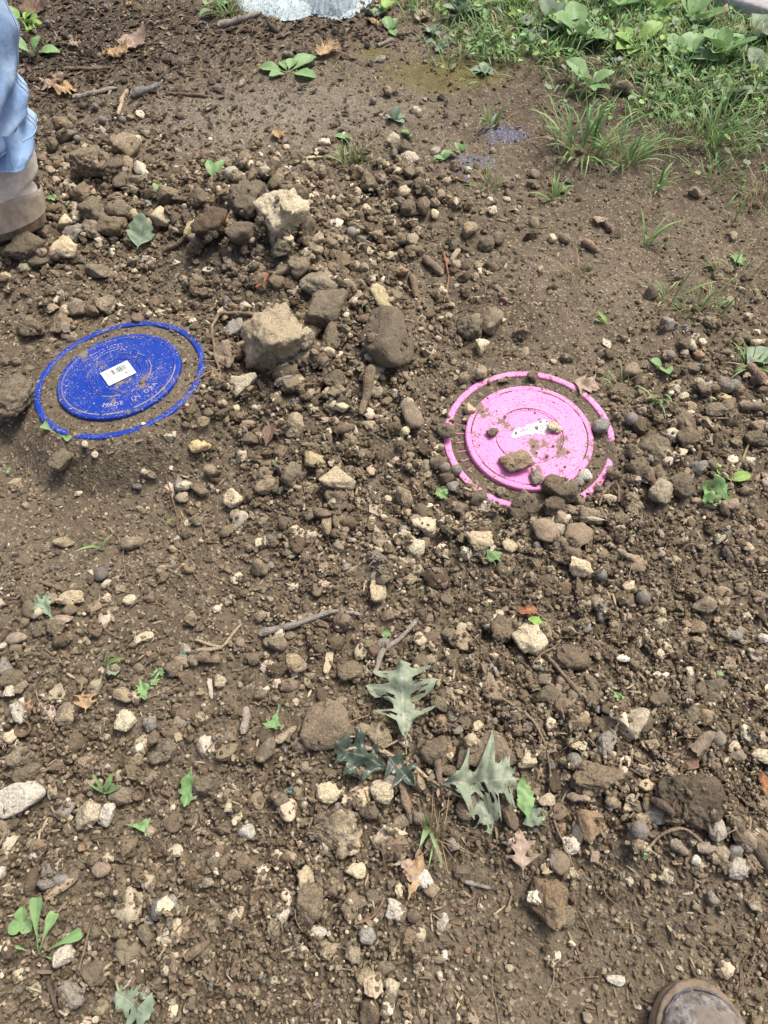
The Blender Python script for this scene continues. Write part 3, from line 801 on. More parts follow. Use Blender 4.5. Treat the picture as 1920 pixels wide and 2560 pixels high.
rocks = []
for s in ROCKS.split('|'):
    s = s.strip()
    if not s: continue
    u, v, w, h, k = s.split()
    rocks.append([float(u), float(v), float(w), float(h), k])
words = []
for (u, v, w, h, k) in rocks:
    nm = COLS[k][2]
    kind = 'soil clod' if k == 'u' else {'stone': 'stone' if w * h > 800 else 'pebble', 'smooth': 'smooth stone' if w * h > 800 else 'smooth pebble', 'clod': 'soil clod', 'nut': 'round nut'}[nm]
    size = 'tiny' if w * h < 500 else 'small' if w * h < 1300 else 'medium' if w * h < 2800 else 'large'
    shape = 'long' if w > 1.5 * h else 'tall' if h > 1.35 * w else ''
    pl, lm, dist = label_place(u, v)
    words.append((' '.join(x for x in (size, shape, COLS[k][3], kind, pl, 'the', lm) if x), dist, kind))
from collections import defaultdict
grp = defaultdict(list)
for i, wd in enumerate(words): grp[wd[0]].append(i)
ORD = ['nearest', 'second nearest', 'third nearest', 'fourth nearest', 'fifth nearest', 'sixth nearest', 'seventh nearest', 'eighth nearest']
labels = [w[0] for w in words]
for k, ids in grp.items():
    if len(ids) > 1:
        for n_, i in enumerate(sorted(ids, key=lambda i: words[i][1])):
            labels[i] = k + ', ' + ORD[min(n_, 7)]

ROCKMASK = np.zeros(HM.shape, bool)

def stamp(x, y, rx, ry, rz_, ztop, cz, cover=0.72, mask=True):
    rr = max(rx, ry)
    i0, i1 = int((x - rr - X0) / RES), int((x + rr - X0) / RES) + 2
    j0, j1 = int((y - rr - Y0) / RES), int((y + rr - Y0) / RES) + 2
    i0, j0 = max(i0, 0), max(j0, 0); i1, j1 = min(i1, TOP.shape[1]), min(j1, TOP.shape[0])
    if i1 <= i0 or j1 <= j0: return
    a = (GX[j0:j1, i0:i1] - x); b = (GY[j0:j1, i0:i1] - y)
    ca, sa = math.cos(rz_), math.sin(rz_)
    p = (a * ca + b * sa) / rx; q = (-a * sa + b * ca) / ry
    d = p * p + q * q
    z = cz + (ztop - cz) * np.sqrt(np.clip(1 - d, 0, 1))
    T = TOP[j0:j1, i0:i1]
    T[...] = np.where(d < 1, np.maximum(T, z), T)
    if mask: ROCKMASK[j0:j1, i0:i1] |= d < cover

order = sorted(range(len(rocks)), key=lambda i: -rocks[i][2] * rocks[i][3])
ON_LID = {(1290, 1152), (1342, 1192), (1385, 1068), (1230, 1081), (1396, 1222)}
for i in order:
    u, v, w, h, k = rocks[i]
    col, dirt, shp, word = COLS[k]
    kind = words[i][2]
    z0 = 0.0
    for it in range(4):                                  # find the soil under it
        x, y = ground_point(u, v, z0); z0 = float(sample(TOP, x, y))
    dist = math.sqrt(x * x + y * y + (CAM_H - z0) ** 2)
    cosv = math.hypot(x, y) / dist; sinv = (CAM_H - z0) / dist
    fwd = (y * SA + (CAM_H - z0) * CA) / dist
    k_off = 1 / max(fwd, .5)
    Wm = w * dist * fwd / FPX
    flat = {'stone': .74, 'clod': .78, 'smooth': .62, 'nut': 1.0}[shp]
    Dm = h * dist * fwd / FPX * (fwd ** .5) / math.sqrt(sinv ** 2 + (flat * cosv) ** 2)
    Zm = flat * min(Dm, Wm * 1.25) if shp != 'nut' else Wm
    if shp == 'nut': Dm = Wm
    if h > w * 1.3 and v < 1000: Zm = min(Zm * 1.25, Wm)
    emb = .14 if shp in ('clod', 'stone') else .12
    if (int(u), int(v)) in ON_LID or LIDMASK[int((y - Y0) / RES), int((x - X0) / RES)] == 2: emb = .03
    # rest it on the soil around its footprint, centre of the drawn outline = centre of the body
    zc = z0 + Zm * (.5 - emb)
    for it in range(3):
        x, y = ground_point(u, v, zc)
        ring = [float(sample(TOP if emb < .1 else TOP, x + .30 * Wm * math.cos(a), y + .30 * Dm * math.sin(a))) for a in np.arange(0, 6.28, .8)]
        zc = float(np.median(ring)) + Zm * (.5 - emb)
    if emb > .05: zc += .009 * float(stoniness(u, v))
    sub = 5 if w * h > 5500 else 4 if w * h > 1500 else 3
    V, F = rock_verts(shp, 1000 + i * 7, sub)
    V = V * np.array([Wm / 2, Dm / 2, Zm / 2]) * (1.27 if shp != 'nut' else 1.1)
    if shp != 'nut':                                     # sheared and leaned a little, never box-aligned
        r_ = np.random.default_rng(i)
        V[:, 0] += V[:, 1] * r_.uniform(-.25, .25); V[:, 2] += V[:, 0] * r_.uniform(-.18, .18)
    nm = {'stone': 'stone', 'pebble': 'pebble', 'smooth stone': 'stone', 'smooth pebble': 'pebble', 'soil clod': 'soil_clod', 'round nut': 'nut'}[kind]
    me = mesh_np(nm, V, F)
    o = link(nm, me, M['clod'] if k == 'u' else M['stone'] if k == 'v' else M[{'stone': 'stone', 'clod': 'clod', 'smooth': 'smooth', 'nut': 'nut'}[shp]])
    o.location = (x, y, zc)
    j = rng.uniform(.82, 1.18); t = rng.uniform(-.05, .05)
    o.color = (col[0] * j * (1 + t), col[1] * j, col[2] * j * (1 - t), dirt + rng.uniform(-.10, .08))
    key = '%d %d' % (u, v)
    tag(o, SPECIAL.get(key, labels[i]), {'stone': 'stone', 'pebble': 'pebble', 'soil_clod': 'clod', 'nut': 'nut'}[nm],
        {'stone': 'stones on the dug soil', 'pebble': 'pebbles on the dug soil', 'soil_clod': 'clods of soil', 'nut': 'fallen nuts'}[nm])
    stamp(x, y, Wm / 2, Dm / 2, 0, zc + Zm / 2, zc)

# ------------------------------------------------------------------ gravel and crumbs: too many to count
def crumbs_field():
    pts, rad, cols = [], [], []
    def px_pts(n):
        u = rng.uniform(-60, 1980, n); v = rng.uniform(-60, 2640, n)
        dx = (u - 960) / FPX; dy = -(v - 1280) / FPX
        dz = dy * SA - CA; t = -CAM_H / dz
        return dx * t, (dy * CA + SA) * t
    def w_pts(n):
        y = rng.uniform(-.25, 2.6, n); x = rng.uniform(-1.4, 1.4, n)
        keep = np.abs(x) < .56 + .36 * np.clip(y, 0, 9)
        return x[keep], y[keep]
    batches = []
    for n, lo, hi, pw, kind in ((5000, .0105, .0195, 1.9, 'w'), (7500, .0095, .0175, 2.2, 'w'), (24000, .0058, .0135, 2.1, 'w'), (34000, .0034, .0062, 1.8, 'w'), (40000, .0021, .0040, 1.6, 'p'), (26000, .0014, .0024, 1.3, 'p')):
        x, y = w_pts(n) if kind == 'w' else px_pts(n)
        u_ = rng.random(len(x))
        r = lo * (1 - u_ + u_ * (hi / lo) ** (-pw)) ** (-1 / pw)
        batches.append((x, y, r, lo))
    OX, OY, OZ, OR = [], [], [], []
    for bi, (x, y, r, lo) in enumerate(batches):
        u, v = photo_xy(x, y)
        s = stoniness(u, v)
        clump = .5 + .9 * fbm2(x, y, 11, 77 + bi, 3)
        s = s ** 1.75
        pr = s * np.clip(clump + .35, .12, 1.3) if bi < 4 else np.clip(s * .8 + .22, 0, 1) * np.clip(clump + .6, .3, 1.1)
        if bi == 1: pr = pr * s
        if bi == 0:
            mnd = 0
            for (a_, b_, ra, rb) in ((620, 530, 190, 110), (820, 770, 170, 170), (250, 480, 150, 110), (800, 1000, 150, 140), (1330, 1300, 180, 50), (1640, 1150, 140, 110), (1480, 1880, 280, 110), (1000, 480, 120, 80)):
                mnd = np.maximum(mnd, np.exp(-((u - a_) / ra) ** 2 - ((v - b_) / rb) ** 2))
            pr = mnd ** 1.5
        keep = rng.random(len(x)) < pr
        x, y, r = x[keep], y[keep], r[keep]
        ii = ((x - X0) / RES).astype(int); jj = ((y - Y0) / RES).astype(int)
        ok = (ii > 4) & (ii < TOP.shape[1] - 5) & (jj > 4) & (jj < TOP.shape[0] - 5)
        x, y, r, ii, jj = x[ok], y[ok], r[ok], ii[ok], jj[ok]
        onrock = ROCKMASK[jj, ii]; lid = LIDMASK[jj, ii]
        q = rng.random(len(x))
        ok = np.where(lid == 2, q < (.10 if bi == 5 else .02 if bi == 4 else 0), np.where(lid == 1, q < (0, 0, 0.02, .05, .30, .55)[bi], np.where(onrock, q < (0, 0, 0, .02, .03, .05)[bi], True)))
        x, y, r, ii, jj = x[ok], y[ok], r[ok], ii[ok], jj[ok]
        lidk = lid[ok]
        for k in range(len(x)):
            rk = r[k]; m = max(1, int(rk * .8 / RES))
            i0, j0 = ii[k], jj[k]
            P = TOP[j0 - m:j0 + m + 1, i0 - m:i0 + m + 1]
            z = float(P.mean())
            zc = z + rk * (.50 if bi == 0 else .30 if lidk[k] == 0 else .35)
            OX.append(x[k]); OY.append(y[k]); OZ.append(zc); OR.append(rk)
            if bi < 5:
                np.maximum(P, min(zc + rk * .5, z + .012), out=P)
    return np.array(OX), np.array(OY), np.array(OZ), np.array(OR)

cx_, cy_, cz_, cr_ = crumbs_field()
n = len(cx_)
cu, cv = photo_xy(cx_, cy_, cz_)
pal = np.array([(.200, .157, .104), (.160, .123, .080), (.245, .196, .133), (.295, .240, .165), (.115, .088, .058), (.35, .285, .19), (.50, .43, .30), (.64, .57, .44), (.23, .215, .195), (.33, .22, .14)])
pw = np.array([.26, .20, .18, .11, .08, .055, .055, .022, .025, .013])
ci = rng.choice(len(pal), n, p=pw / pw.sum())
big_ = (cr_ > .0055) & (cr_ < .0125) & (rng.random(n) < .15); ci[big_] = rng.choice((5, 6, 6, 7), big_.sum())
cc = pal[ci] * rng.uniform(.68, 1.22, (n, 1)) * (1 + rng.uniform(-.05, .05, (n, 3)))
dark = np.exp(-((cu - 120) / 430) ** 2 - ((cv - 100) / 160) ** 2) + np.exp(-((cu - 1800) / 480) ** 2 - ((cv - 250) / 170) ** 2)
lum_ = cc.mean(1, keepdims=True); cc = (lum_ + (cc - lum_) * .86) * np.where(cr_ > .0048, 1.06, .92)[:, None] * np.array([1.02, 1.0, .94])
cc *= (1 - .55 * np.clip(dark, 0, 1))[:, None]
pb = np.exp(-((cu - 1255) / 85) ** 2 - ((cv - 338) / 36) ** 2) * .22 + np.exp(-((cu - 1170) / 120) ** 2 - ((cv - 405) / 40) ** 2) * .22
isb = (rng.random(n) < pb) & (cr_ < .0032)
cc[isb] = np.array((.10, .19, .58)) * rng.uniform(.5, 1.5, (isb.sum(), 1))
me = bpy.data.meshes.new('gravel')
me.vertices.add(n); me.vertices.foreach_set('co', np.stack([cx_, cy_, cz_], -1).astype(np.float32).ravel())
def vattr(me, name, typ, field, arr):
    a = me.attributes.new(name, typ, 'POINT'); a.data.foreach_set(field, np.ascontiguousarray(arr).ravel())
asp = np.stack([rng.uniform(.85, 1.45, n), rng.uniform(.75, 1.05, n), rng.uniform(.6, .95, n)], -1)
sliver = rng.random(n) < .06
asp[sliver] = np.stack([rng.uniform(1.6, 2.4, sliver.sum()), rng.uniform(.5, .7, sliver.sum()), rng.uniform(.4, .6, sliver.sum())], -1)
vattr(me, 'scl', 'FLOAT_VECTOR', 'vector', (asp * cr_[:, None]).astype(np.float32))
vattr(me, 'rot', 'FLOAT_VECTOR', 'vector', np.stack([rng.uniform(-.5, .5, n), rng.uniform(-.5, .5, n), rng.uniform(0, 6.28, n)], -1).astype(np.float32))
var_ = rng.integers(0, 14, n); vattr(me, 'var', 'INT', 'value', var_.astype(np.int32))
colattr(me, np.concatenate([cc, np.ones((n, 1))], 1))

def gravel_nodes(nvar=14):
    g = bpy.data.node_groups.new('scatter_gravel', 'GeometryNodeTree')
    g.interface.new_socket('Geometry', in_out='INPUT', socket_type='NodeSocketGeometry')
    g.interface.new_socket('Geometry', in_out='OUTPUT', socket_type='NodeSocketGeometry')
    nn, L = g.nodes, g.links
    gi, go = nn.new('NodeGroupInput'), nn.new('NodeGroupOutput')
    join = nn.new('GeometryNodeJoinGeometry')
    for k in range(nvar):
        ico = nn.new('GeometryNodeMeshIcoSphere'); ico.inputs['Radius'].default_value = 1.0; ico.inputs['Subdivisions'].default_value = 3
        src = ico.outputs['Mesh']
        def wobble(src, sc, amp, off):
            sp = nn.new('GeometryNodeSetPosition')
            nz = nn.new('ShaderNodeTexNoise'); nz.noise_dimensions = '4D'
            nz.inputs['Scale'].default_value = sc; nz.inputs['W'].default_value = 3.7 * k + off; nz.inputs['Detail'].default_value = 1.0
            sub = nn.new('ShaderNodeVectorMath'); sub.operation = 'SUBTRACT'; sub.inputs[1].default_value = (.5, .5, .5)
            mul = nn.new('ShaderNodeVectorMath'); mul.operation = 'SCALE'; mul.inputs['Scale'].default_value = amp
            L.new(nz.outputs['Color'], sub.inputs[0]); L.new(sub.outputs[0], mul.inputs[0])
            L.new(src, sp.inputs['Geometry']); L.new(mul.outputs[0], sp.inputs['Offset'])
            return sp.outputs['Geometry']
        if k % 2 == 0:                                   # broken, angular crumbs
            ico.inputs['Subdivisions'].default_value = 1
            src = wobble(src, 3.1, 2.3, .7)
            hull = nn.new('GeometryNodeConvexHull'); L.new(src, hull.inputs[0])
            sd_ = nn.new('GeometryNodeSubdivideMesh'); sd_.inputs['Level'].default_value = 2
            L.new(hull.outputs[0], sd_.inputs[0]); src = sd_.outputs[0]
            src = wobble(src, 2.2, .45, 2.0); src = wobble(src, 6.0, .34, 4.0)
        else:                                            # worn lumps
            src = wobble(src, .75, 1.2, 1.0); src = wobble(src, 1.9, .7, 2.0); src = wobble(src, 4.2, .42, 3.0); src = wobble(src, 9.0, .2, 5.0)
        sm = nn.new('GeometryNodeSetShadeSmooth'); L.new(src, sm.inputs['Geometry'])
        sm.inputs['Shade Smooth'].default_value = (k % 2 == 1)
        smt = nn.new('GeometryNodeSetMaterial'); smt.inputs['Material'].default_value = M['crumb']
        L.new(sm.outputs[0], smt.inputs['Geometry'])
        g2 = nn.new('GeometryNodeGeometryToInstance'); L.new(smt.outputs[0], g2.inputs[0])
        L.new(g2.outputs[0], join.inputs[0])
    iop = nn.new('GeometryNodeInstanceOnPoints')
    L.new(gi.outputs[0], iop.inputs['Points']); L.new(join.outputs[0], iop.inputs['Instance'])
    iop.inputs['Pick Instance'].default_value = True
    for nm, typ, sock in (('var', 'INT', 'Instance Index'), ('rot', 'FLOAT_VECTOR', 'Rotation'), ('scl', 'FLOAT_VECTOR', 'Scale')):
        a = nn.new('GeometryNodeInputNamedAttribute'); a.data_type = typ; a.inputs['Name'].default_value = nm
        L.new(a.outputs['Attribute'], iop.inputs[sock])
    L.new(iop.outputs[0], go.inputs[0])
    return g

gravel = bpy.data.objects.new('gravel', me); COL.objects.link(gravel)
me.materials.append(M['crumb'])
md = gravel.modifiers.new('scatter', 'NODES'); md.node_group = gravel_nodes()
tag(gravel, 'loose gravel and soil crumbs strewn over the dug ground', 'gravel', kind='stuff')

# ------------------------------------------------------------------ things lying on the soil
def blur(A, k):
    P = np.pad(A, ((k, k), (k, k)), mode='edge')
    S = np.cumsum(np.cumsum(np.pad(P, ((1, 0), (1, 0))), 0), 1)
    w = 2 * k + 1
    return (S[w:, w:] - S[:-w, w:] - S[w:, :-w] + S[:-w, :-w]) / (w * w)
TOPS = blur(TOP, 4)
TOPW = blur(TOP, 10)

def spot(u, v, A=None):
    A = TOPS if A is None else A
    z = 0.0
    for it in range(5):
        x, y = ground_point(u, v, z); z = float(sample(A, x, y))
    return x, y, z

def tube(pts, radii, sides=7, seed=0, rough=.12):
    pts = np.array(pts, float); n_ = len(pts)
    tan = np.gradient(pts, axis=0); tan /= np.linalg.norm(tan, axis=1, keepdims=True) + 1e-9
    up = np.array([0, 0, 1.0]); V = []
    r_ = np.random.default_rng(seed)
    for i in range(n_):
        a = np.cross(tan[i], up)
        if np.linalg.norm(a) < 1e-3: a = np.array([1.0, 0, 0])
        a /= np.linalg.norm(a); b = np.cross(a, tan[i])
        for j in range(sides):
            t = j / sides * 2 * np.pi
            k = radii[i] * (1 + rough * r_.uniform(-1, 1))
            V.append(pts[i] + k * (np.cos(t) * a + np.sin(t) * b))
    F = [list(f) for f in grid_faces(n_, sides, True)]
    F.append(list(range(sides))); F.append(list(range((n_ - 1) * sides, n_ * sides))[::-1])
    return np.array(V), F

def smooth_path(P, n_):
    P = np.array(P, float); d = np.r_[0, np.cumsum(np.linalg.norm(np.diff(P, axis=0), axis=1))]
    t = np.linspace(0, d[-1], n_)
    Q = np.stack([np.interp(t, d, P[:, k]) for k in range(P.shape[1])], -1)
    for _ in range(3):
        Q[1:-1] = .25 * Q[:-2] + .5 * Q[1:-1] + .25 * Q[2:]
    return Q

def lay_twig(name, label, cat, px, r0, r1, col, forks=(), group=None, lift=.0, seed=0, kink=.002):
    P = [spot(u, v) for u, v in px]
    n_ = max(8, int(sum(math.dist(P[i], P[i + 1]) for i in range(len(P) - 1)) / .008))
    Q = smooth_path(P, n_)
    Q[:, 0] += kink * fbm3(np.stack([Q[:, 0] * 40, Q[:, 1] * 40, Q[:, 2] * 0 + seed], -1), seed, 2)
    zt = blur1(np.maximum(sample(TOPS, Q[:, 0], Q[:, 1]), sample(TOP, Q[:, 0], Q[:, 1]) - .006))
    rad = np.linspace(r0, r1, n_) * (1 + .22 * fbm3(np.stack([np.arange(n_) * .55, np.zeros(n_) + seed, np.zeros(n_)], -1), seed, 2))
    rad[0] *= .62; rad[-1] *= .55
    Q[:, 2] = zt + rad * .75 + lift
    base = np.array(Q[0])
    V, F = tube(Q - base, rad, 10 if r0 > .003 else 5, seed)
    V = V + (.16 * r0 * fbm3(V * 160 + seed, seed, 2))[:, None]
    me = mesh_np(name, V, F)
    c = np.array(col) * (1 + .35 * fbm3(V * 110 + seed, seed, 3))[:, None]
    colattr(me, np.c_[np.clip(c, 0.01, 1), np.ones(len(V))])
    o = link(name, me, M['twig']); o.location = base
    tag(o, label, cat, group)
    for fx_ in forks:
        PP = [spot(u, v) for u, v in fx_]
        q = smooth_path(PP, 10); q[:, 2] = np.maximum(q[:, 2], sample(TOPS, q[:, 0], q[:, 1])) + r1 * .8 + lift
        V, F = tube(q - base, np.linspace(max(r1, r0 * .6), r1 * .6, 10), 6, seed + 3)
        m2 = mesh_np('side_shoot', V, F)
        colattr(m2, np.c_[np.tile(np.array(col), (len(V), 1)), np.ones(len(V))])
        link('side_shoot', m2, M['twig'], o)
    return o

def blur1(z):
    z = z.copy()
    for _ in range(4):
        z[1:-1] = np.maximum(z[1:-1] * .6 + .2 * z[:-2] + .2 * z[2:], 0 * z[1:-1] - 1)
    return z

# leaves
def prof(stops):
    a = np.array(stops); return lambda t: np.interp(t, a[:, 0], a[:, 1])
OUT = {
 'oak': prof([(0, .006), (.10, .012), (.16, .05), (.26, .13), (.31, .40), (.345, .36), (.38, .13), (.46, .11), (.54, .40), (.60, .52), (.63, .44), (.68, .17), (.74, .15), (.80, .33), (.84, .28), (.88, .10), (.94, .12), (1, .0)]),
 'broad': prof([(0, .012), (.22, .016), (.28, .08), (.38, .22), (.52, .29), (.68, .27), (.84, .17), (.94, .08), (1, 0)]),
 'ovate': prof([(0, .02), (.06, .10), (.2, .28), (.4, .36), (.6, .33), (.8, .2), (.93, .08), (1, 0)]),
 'lance': prof([(0, .012), (.12, .02), (.3, .12), (.5, .16), (.75, .12), (.9, .05), (1, 0)]),
 'wedge': prof([(0, .02), (.35, .03), (.6, .12), (.8, .27), (.93, .30), (1, .20)]),
 'scrap': prof([(0, .22), (.1, .34), (.3, .30), (.45, .42), (.6, .33), (.8, .36), (.93, .2), (1, .12)]),
 'maple': prof([(0, .01), (.18, .02), (.22, .12), (.34, .46), (.4, .2), (.52, .16), (.62, .42), (.7, .15), (.85, .12), (1, 0)]),
}

def leaf_grid(outline, nt_=44, ns=9, wid=1.0, sweep=.3, ragged=0.0, seed=0):
    f = OUT[outline]; t = np.linspace(0, 1, nt_); s = np.linspace(-1, 1, ns)
    T, S = np.meshgrid(t, s, indexing='ij')
    W = f(t)[:, None] * wid
    side = np.where(S > 0, 1, -1)
    rag = 1 + ragged * fbm3(np.stack([T * 14, side * 3.0, T * 0 + seed], -1), seed, 3)
    return T, S, T + sweep * np.abs(S) * W, S * W * rag

def leaf_mesh(name, T, S, V, chew=0.0, seed=0):
    nt_, ns = T.shape
    F = grid_faces(nt_, ns)
    if chew > 0:
        c = V.reshape(-1, 3)[F].mean(1)
        k = fbm3(c * 70 + seed * 1.7, seed, 2)
        edge = np.abs(S.reshape(-1)[F].mean(1))
        F = F[k - .35 * (edge < .25) < .75 - chew]
    me = mesh_np(name, V.reshape(-1, 3), F)
    uvl = me.uv_layers.new(name='UVMap')
    li = np.empty(len(me.loops), np.int32); me.loops.foreach_get('vertex_index', li)
    uv = np.stack([T.reshape(-1)[li], S.reshape(-1)[li]], -1)
    uvl.data.foreach_set('uv', uv.astype(np.float32).ravel())
    return me

LM = {
 'pale_green': leaf_material('pale_green_leaf', (.19, .25, .16), (.33, .38, .28), (.40, .43, .34), (.17, .13, .08), .65, .3, .8),
 'green': leaf_material('green_leaf', (.14, .27, .09), (.23, .38, .15), (.26, .38, .20), (.20, .19, .10), .5, .4, .25),
 'bright': leaf_material('bright_leaf', (.17, .32, .06), (.29, .45, .11), (.33, .45, .17), (.16, .2, .06), .5, .4, .2),
 'dark_green': leaf_material('dark_glossy_leaf', (.035, .065, .045), (.075, .11, .08), (.22, .24, .19), (.16, .13, .09), .28, .6, .5),
 'grey_green': leaf_material('grey_green_leaf', (.17, .25, .16), (.26, .34, .23), (.30, .34, .26), (.20, .15, .10), .6, .35, .5),
 'tan': leaf_material('tan_dry_leaf', (.34, .22, .115), (.50, .36, .21), (.55, .42, .27), (.20, .12, .07), .8, .2, .35),
 'brown': leaf_material('brown_dry_leaf', (.13, .085, .06), (.24, .165, .12), (.32, .24, .18), (.08, .055, .04), .8, .2, .5),
 'pinkish': leaf_material('pinkish_dry_leaf', (.32, .235, .175), (.44, .34, .26), (.50, .41, .32), (.20, .14, .10), .8, .2, .4),
 'red': leaf_material('red_dry_leaf', (.20, .06, .035), (.34, .14, .08), (.45, .30, .15), (.40, .32, .10), .7, .25, .6),
}

def lay_leaf(name, label, outline, b, t, wid, mat, cat='leaf', group=None, lift=.004, cup=.12, roll=0.0, wave=.05, chew=0.03, ragged=.22, sweep=.3, seed=0, stem=0.0, tip_up=0.0, base_up=0.0):
    p0 = np.array(spot(*b, TOPW)); p1 = np.array(spot(*t, TOPW))
    d = p1 - p0; Ln = np.linalg.norm(d[:2]); ax = d[:2] / Ln; ay = np.array([-ax[1], ax[0]])
    T, S, A_, B_ = leaf_grid(outline, 48 if outline in ('oak', 'maple') else 26, 9, wid, sweep, ragged, seed)
    X = p0[0] + ax[0] * A_ * Ln + ay[0] * B_ * Ln; Y = p0[1] + ax[1] * A_ * Ln + ay[1] * B_ * Ln
    Zs = sample(TOPS, X, Y); Zw = sample(TOPW, X, Y)
    Z = np.maximum(.35 * Zs + .65 * Zw, Zw - .004)
    Z = Z + lift + cup * Ln * (B_ ** 2) * 2 + (wave + .10) * Ln * fbm3(np.stack([A_ * 4, B_ * 6, A_ * 0 + seed], -1), seed, 3) * .6
    Z += roll * Ln * B_ + tip_up * Ln * T ** 2 + base_up * Ln * (1 - T) ** 2
    Z = np.maximum(Z, sample(TOP, X, Y) - .003)
    V = np.stack([X, Y, Z], -1) - np.array(p0)
    o = link(name, leaf_mesh(name, T, S, V, chew, seed), LM[mat]); o.location = p0
    tag(o, label, cat, group)
    if stem:
        q = np.array([[0, 0, V[0, 4, 2]], [-ax[0] * stem * .5, -ax[1] * stem * .5, V[0, 4, 2] + .004], [-ax[0] * stem, -ax[1] * stem, V[0, 4, 2] - .003]])
        vv, ff = tube(smooth_path(q, 8), np.linspace(.0011, .0014, 8), 5, seed)
        mm = mesh_np('stem', vv, ff); colattr(mm, np.tile([.30, .24, .13, 1], (len(vv), 1)))
        link('stem', mm, M['twig'], o)
    return o

def plant(name, label, cat, u, v, leaves, mat, outline='broad', group=None, seed=0, sweep=.2):
    """leaves: (direction deg in plan, length m, start elevation deg, bend deg, width)"""
    x, y, z = spot(u, v)
    root = empty(name, (x, y, z)); tag(root, label, cat, group)
    for i, (az, ln, el, bend, wd) in enumerate(leaves):
        T, S, A_, B_ = leaf_grid(outline, 18, 7, wd, sweep, .06, seed + i)
        a = math.radians(az); e0, bd = math.radians(el), math.radians(bend)
        tt = np.linspace(0, 1.25, 60); ang = e0 - bd * tt
        hx = np.r_[0, np.cumsum(np.cos(ang[:-1]) * np.diff(tt))]; hz = np.r_[0, np.cumsum(np.sin(ang[:-1]) * np.diff(tt))]
        R_ = np.interp(A_, tt, hx) * ln; Zz = np.interp(A_, tt, hz) * ln
        an = np.interp(A_, tt, ang)
        lift = np.abs(B_) * .35 * ln
        R_ -= np.sin(an) * lift; Zz += np.cos(an) * lift
        Zz += .03 * ln * fbm3(np.stack([A_ * 3, B_ * 5, A_ * 0 + i + seed], -1), seed + i, 2)
        Xx = math.cos(a) * R_ - math.sin(a) * B_ * ln; Yy = math.sin(a) * R_ + math.cos(a) * B_ * ln
        Zz = np.maximum(Zz, sample(TOPW, x + Xx, y + Yy) - z + .0015)
        o = link('leaf', leaf_mesh('leaf', T, S, np.stack([Xx, Yy, Zz], -1), 0, seed + i), LM[mat], root)
    return root

def blade_set(spec, seed):
    """spec rows: x, y, z, azimuth, length, elevation, bend, width, colour -> joined strips"""
    V, F, C = [], [], []
    for (x, y, z, az, ln, el, bend, wd, col) in spec:
        b = len(V); ns = 6; px_, pz = 0.0, 0.0; ca, sa = math.cos(az), math.sin(az)
        for k in range(ns):
            t = k / (ns - 1); w = wd * (1 - t ** 1.8) * (.7 + .6 * min(1, t * 3)) * .5
            for sgn in (-1, 0, 1):
                V.append((x + ca * px_ - sa * w * sgn, y + sa * px_ + ca * w * sgn, z + pz + abs(sgn) * w * .5))
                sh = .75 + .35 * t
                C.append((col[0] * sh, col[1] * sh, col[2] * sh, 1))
            a = el - bend * t; px_ += math.cos(a) * ln / (ns - 1); pz += math.sin(a) * ln / (ns - 1)
            pz = max(pz, -.002)
        for k in range(ns - 1):
            for q in (0, 1):
                i0 = b + k * 3 + q
                F.append((i0, i0 + 1, i0 + 4, i0 + 3))
    return np.array(V), np.array(F), np.array(C)

GREENS = [(.14, .26, .07), (.20, .36, .10), (.24, .40, .14), (.27, .40, .19), (.16, .31, .10), (.33, .45, .16)]
STRAW = [(.42, .33, .18), (.50, .40, .24), (.33, .25, .14), (.26, .2, .11)]

def tuft(label, u, v, rad, hgt, nb, dry=.15, wd=.004, seed=0, lean=None, group='grass tufts', green=None):
    x, y, z = spot(u, v)
    root = empty('grass_tuft', (x, y, z)); tag(root, label, 'grass', group)
    r_ = random.Random(seed); sp = {0: [], 1: []}
    for i in range(nb):
        a = r_.uniform(0, 6.283); q = rad * math.sqrt(r_.random()) * .55
        az = a + r_.uniform(-.9, .9)
        if lean is not None and r_.random() < .5: az = lean + r_.uniform(-.7, .7)
        d = r_.random() < dry
        gx_, gy_ = q * math.cos(a), q * math.sin(a)
        zz = float(sample(TOPS, x + gx_, y + gy_)) - z - .002
        ln = hgt * r_.uniform(.5, 1.15)
        sp[int(d)].append((gx_, gy_, zz, az, ln, math.radians(r_.uniform(35, 85)), math.radians(r_.uniform(15, 95)), wd * r_.uniform(.6, 1.3) * (.6 if d else 1), r_.choice(STRAW if d else (green or GREENS))))
    for k, nm in ((0, 'green_blades'), (1, 'dry_blades')):
        if not sp[k]: continue
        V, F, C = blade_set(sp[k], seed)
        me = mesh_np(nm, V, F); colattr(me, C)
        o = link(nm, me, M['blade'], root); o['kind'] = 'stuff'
    return root

# ------------------------------------------------------------------ leaves of the photograph
lay_leaf('oak_leaf', 'pale green oak leaf standing upright with torn lobes, below the centre', 'oak', (1014, 1872), (1000, 1668), .95, 'pale_green', chew=.12, wave=.14, seed=3, lift=.018, cup=.05, roll=.10, base_up=-.02, tip_up=.06, stem=.03)
lay_leaf('oak_leaf', 'dark glossy oak leaf lying left of the bent stem below the upright leaf', 'oak', (985, 1925), (838, 1868), .85, 'dark_green', seed=5, lift=.012, cup=.2, wave=.12)
lay_leaf('oak_leaf', 'small dark glossy leaf pointing down beside the bent stem', 'maple', (960, 1880), (1035, 1968), .85, 'dark_green', seed=8, lift=.014, cup=.1, wave=.1)
lay_leaf('oak_leaf', 'pale lobed oak leaf lying over brown clods in the lower middle', 'oak', (1085, 1965), (1290, 1955), 1.0, 'pale_green', seed=12, lift=.014, cup=-.05, wave=.16, chew=.13)
lay_leaf('oak_leaf', 'pale torn lobe of oak leaf hanging down below the pale lobed leaf', 'maple', (1190, 1985), (1225, 2088), .95, 'pale_green', seed=14, lift=.010, cup=.05, chew=.08)
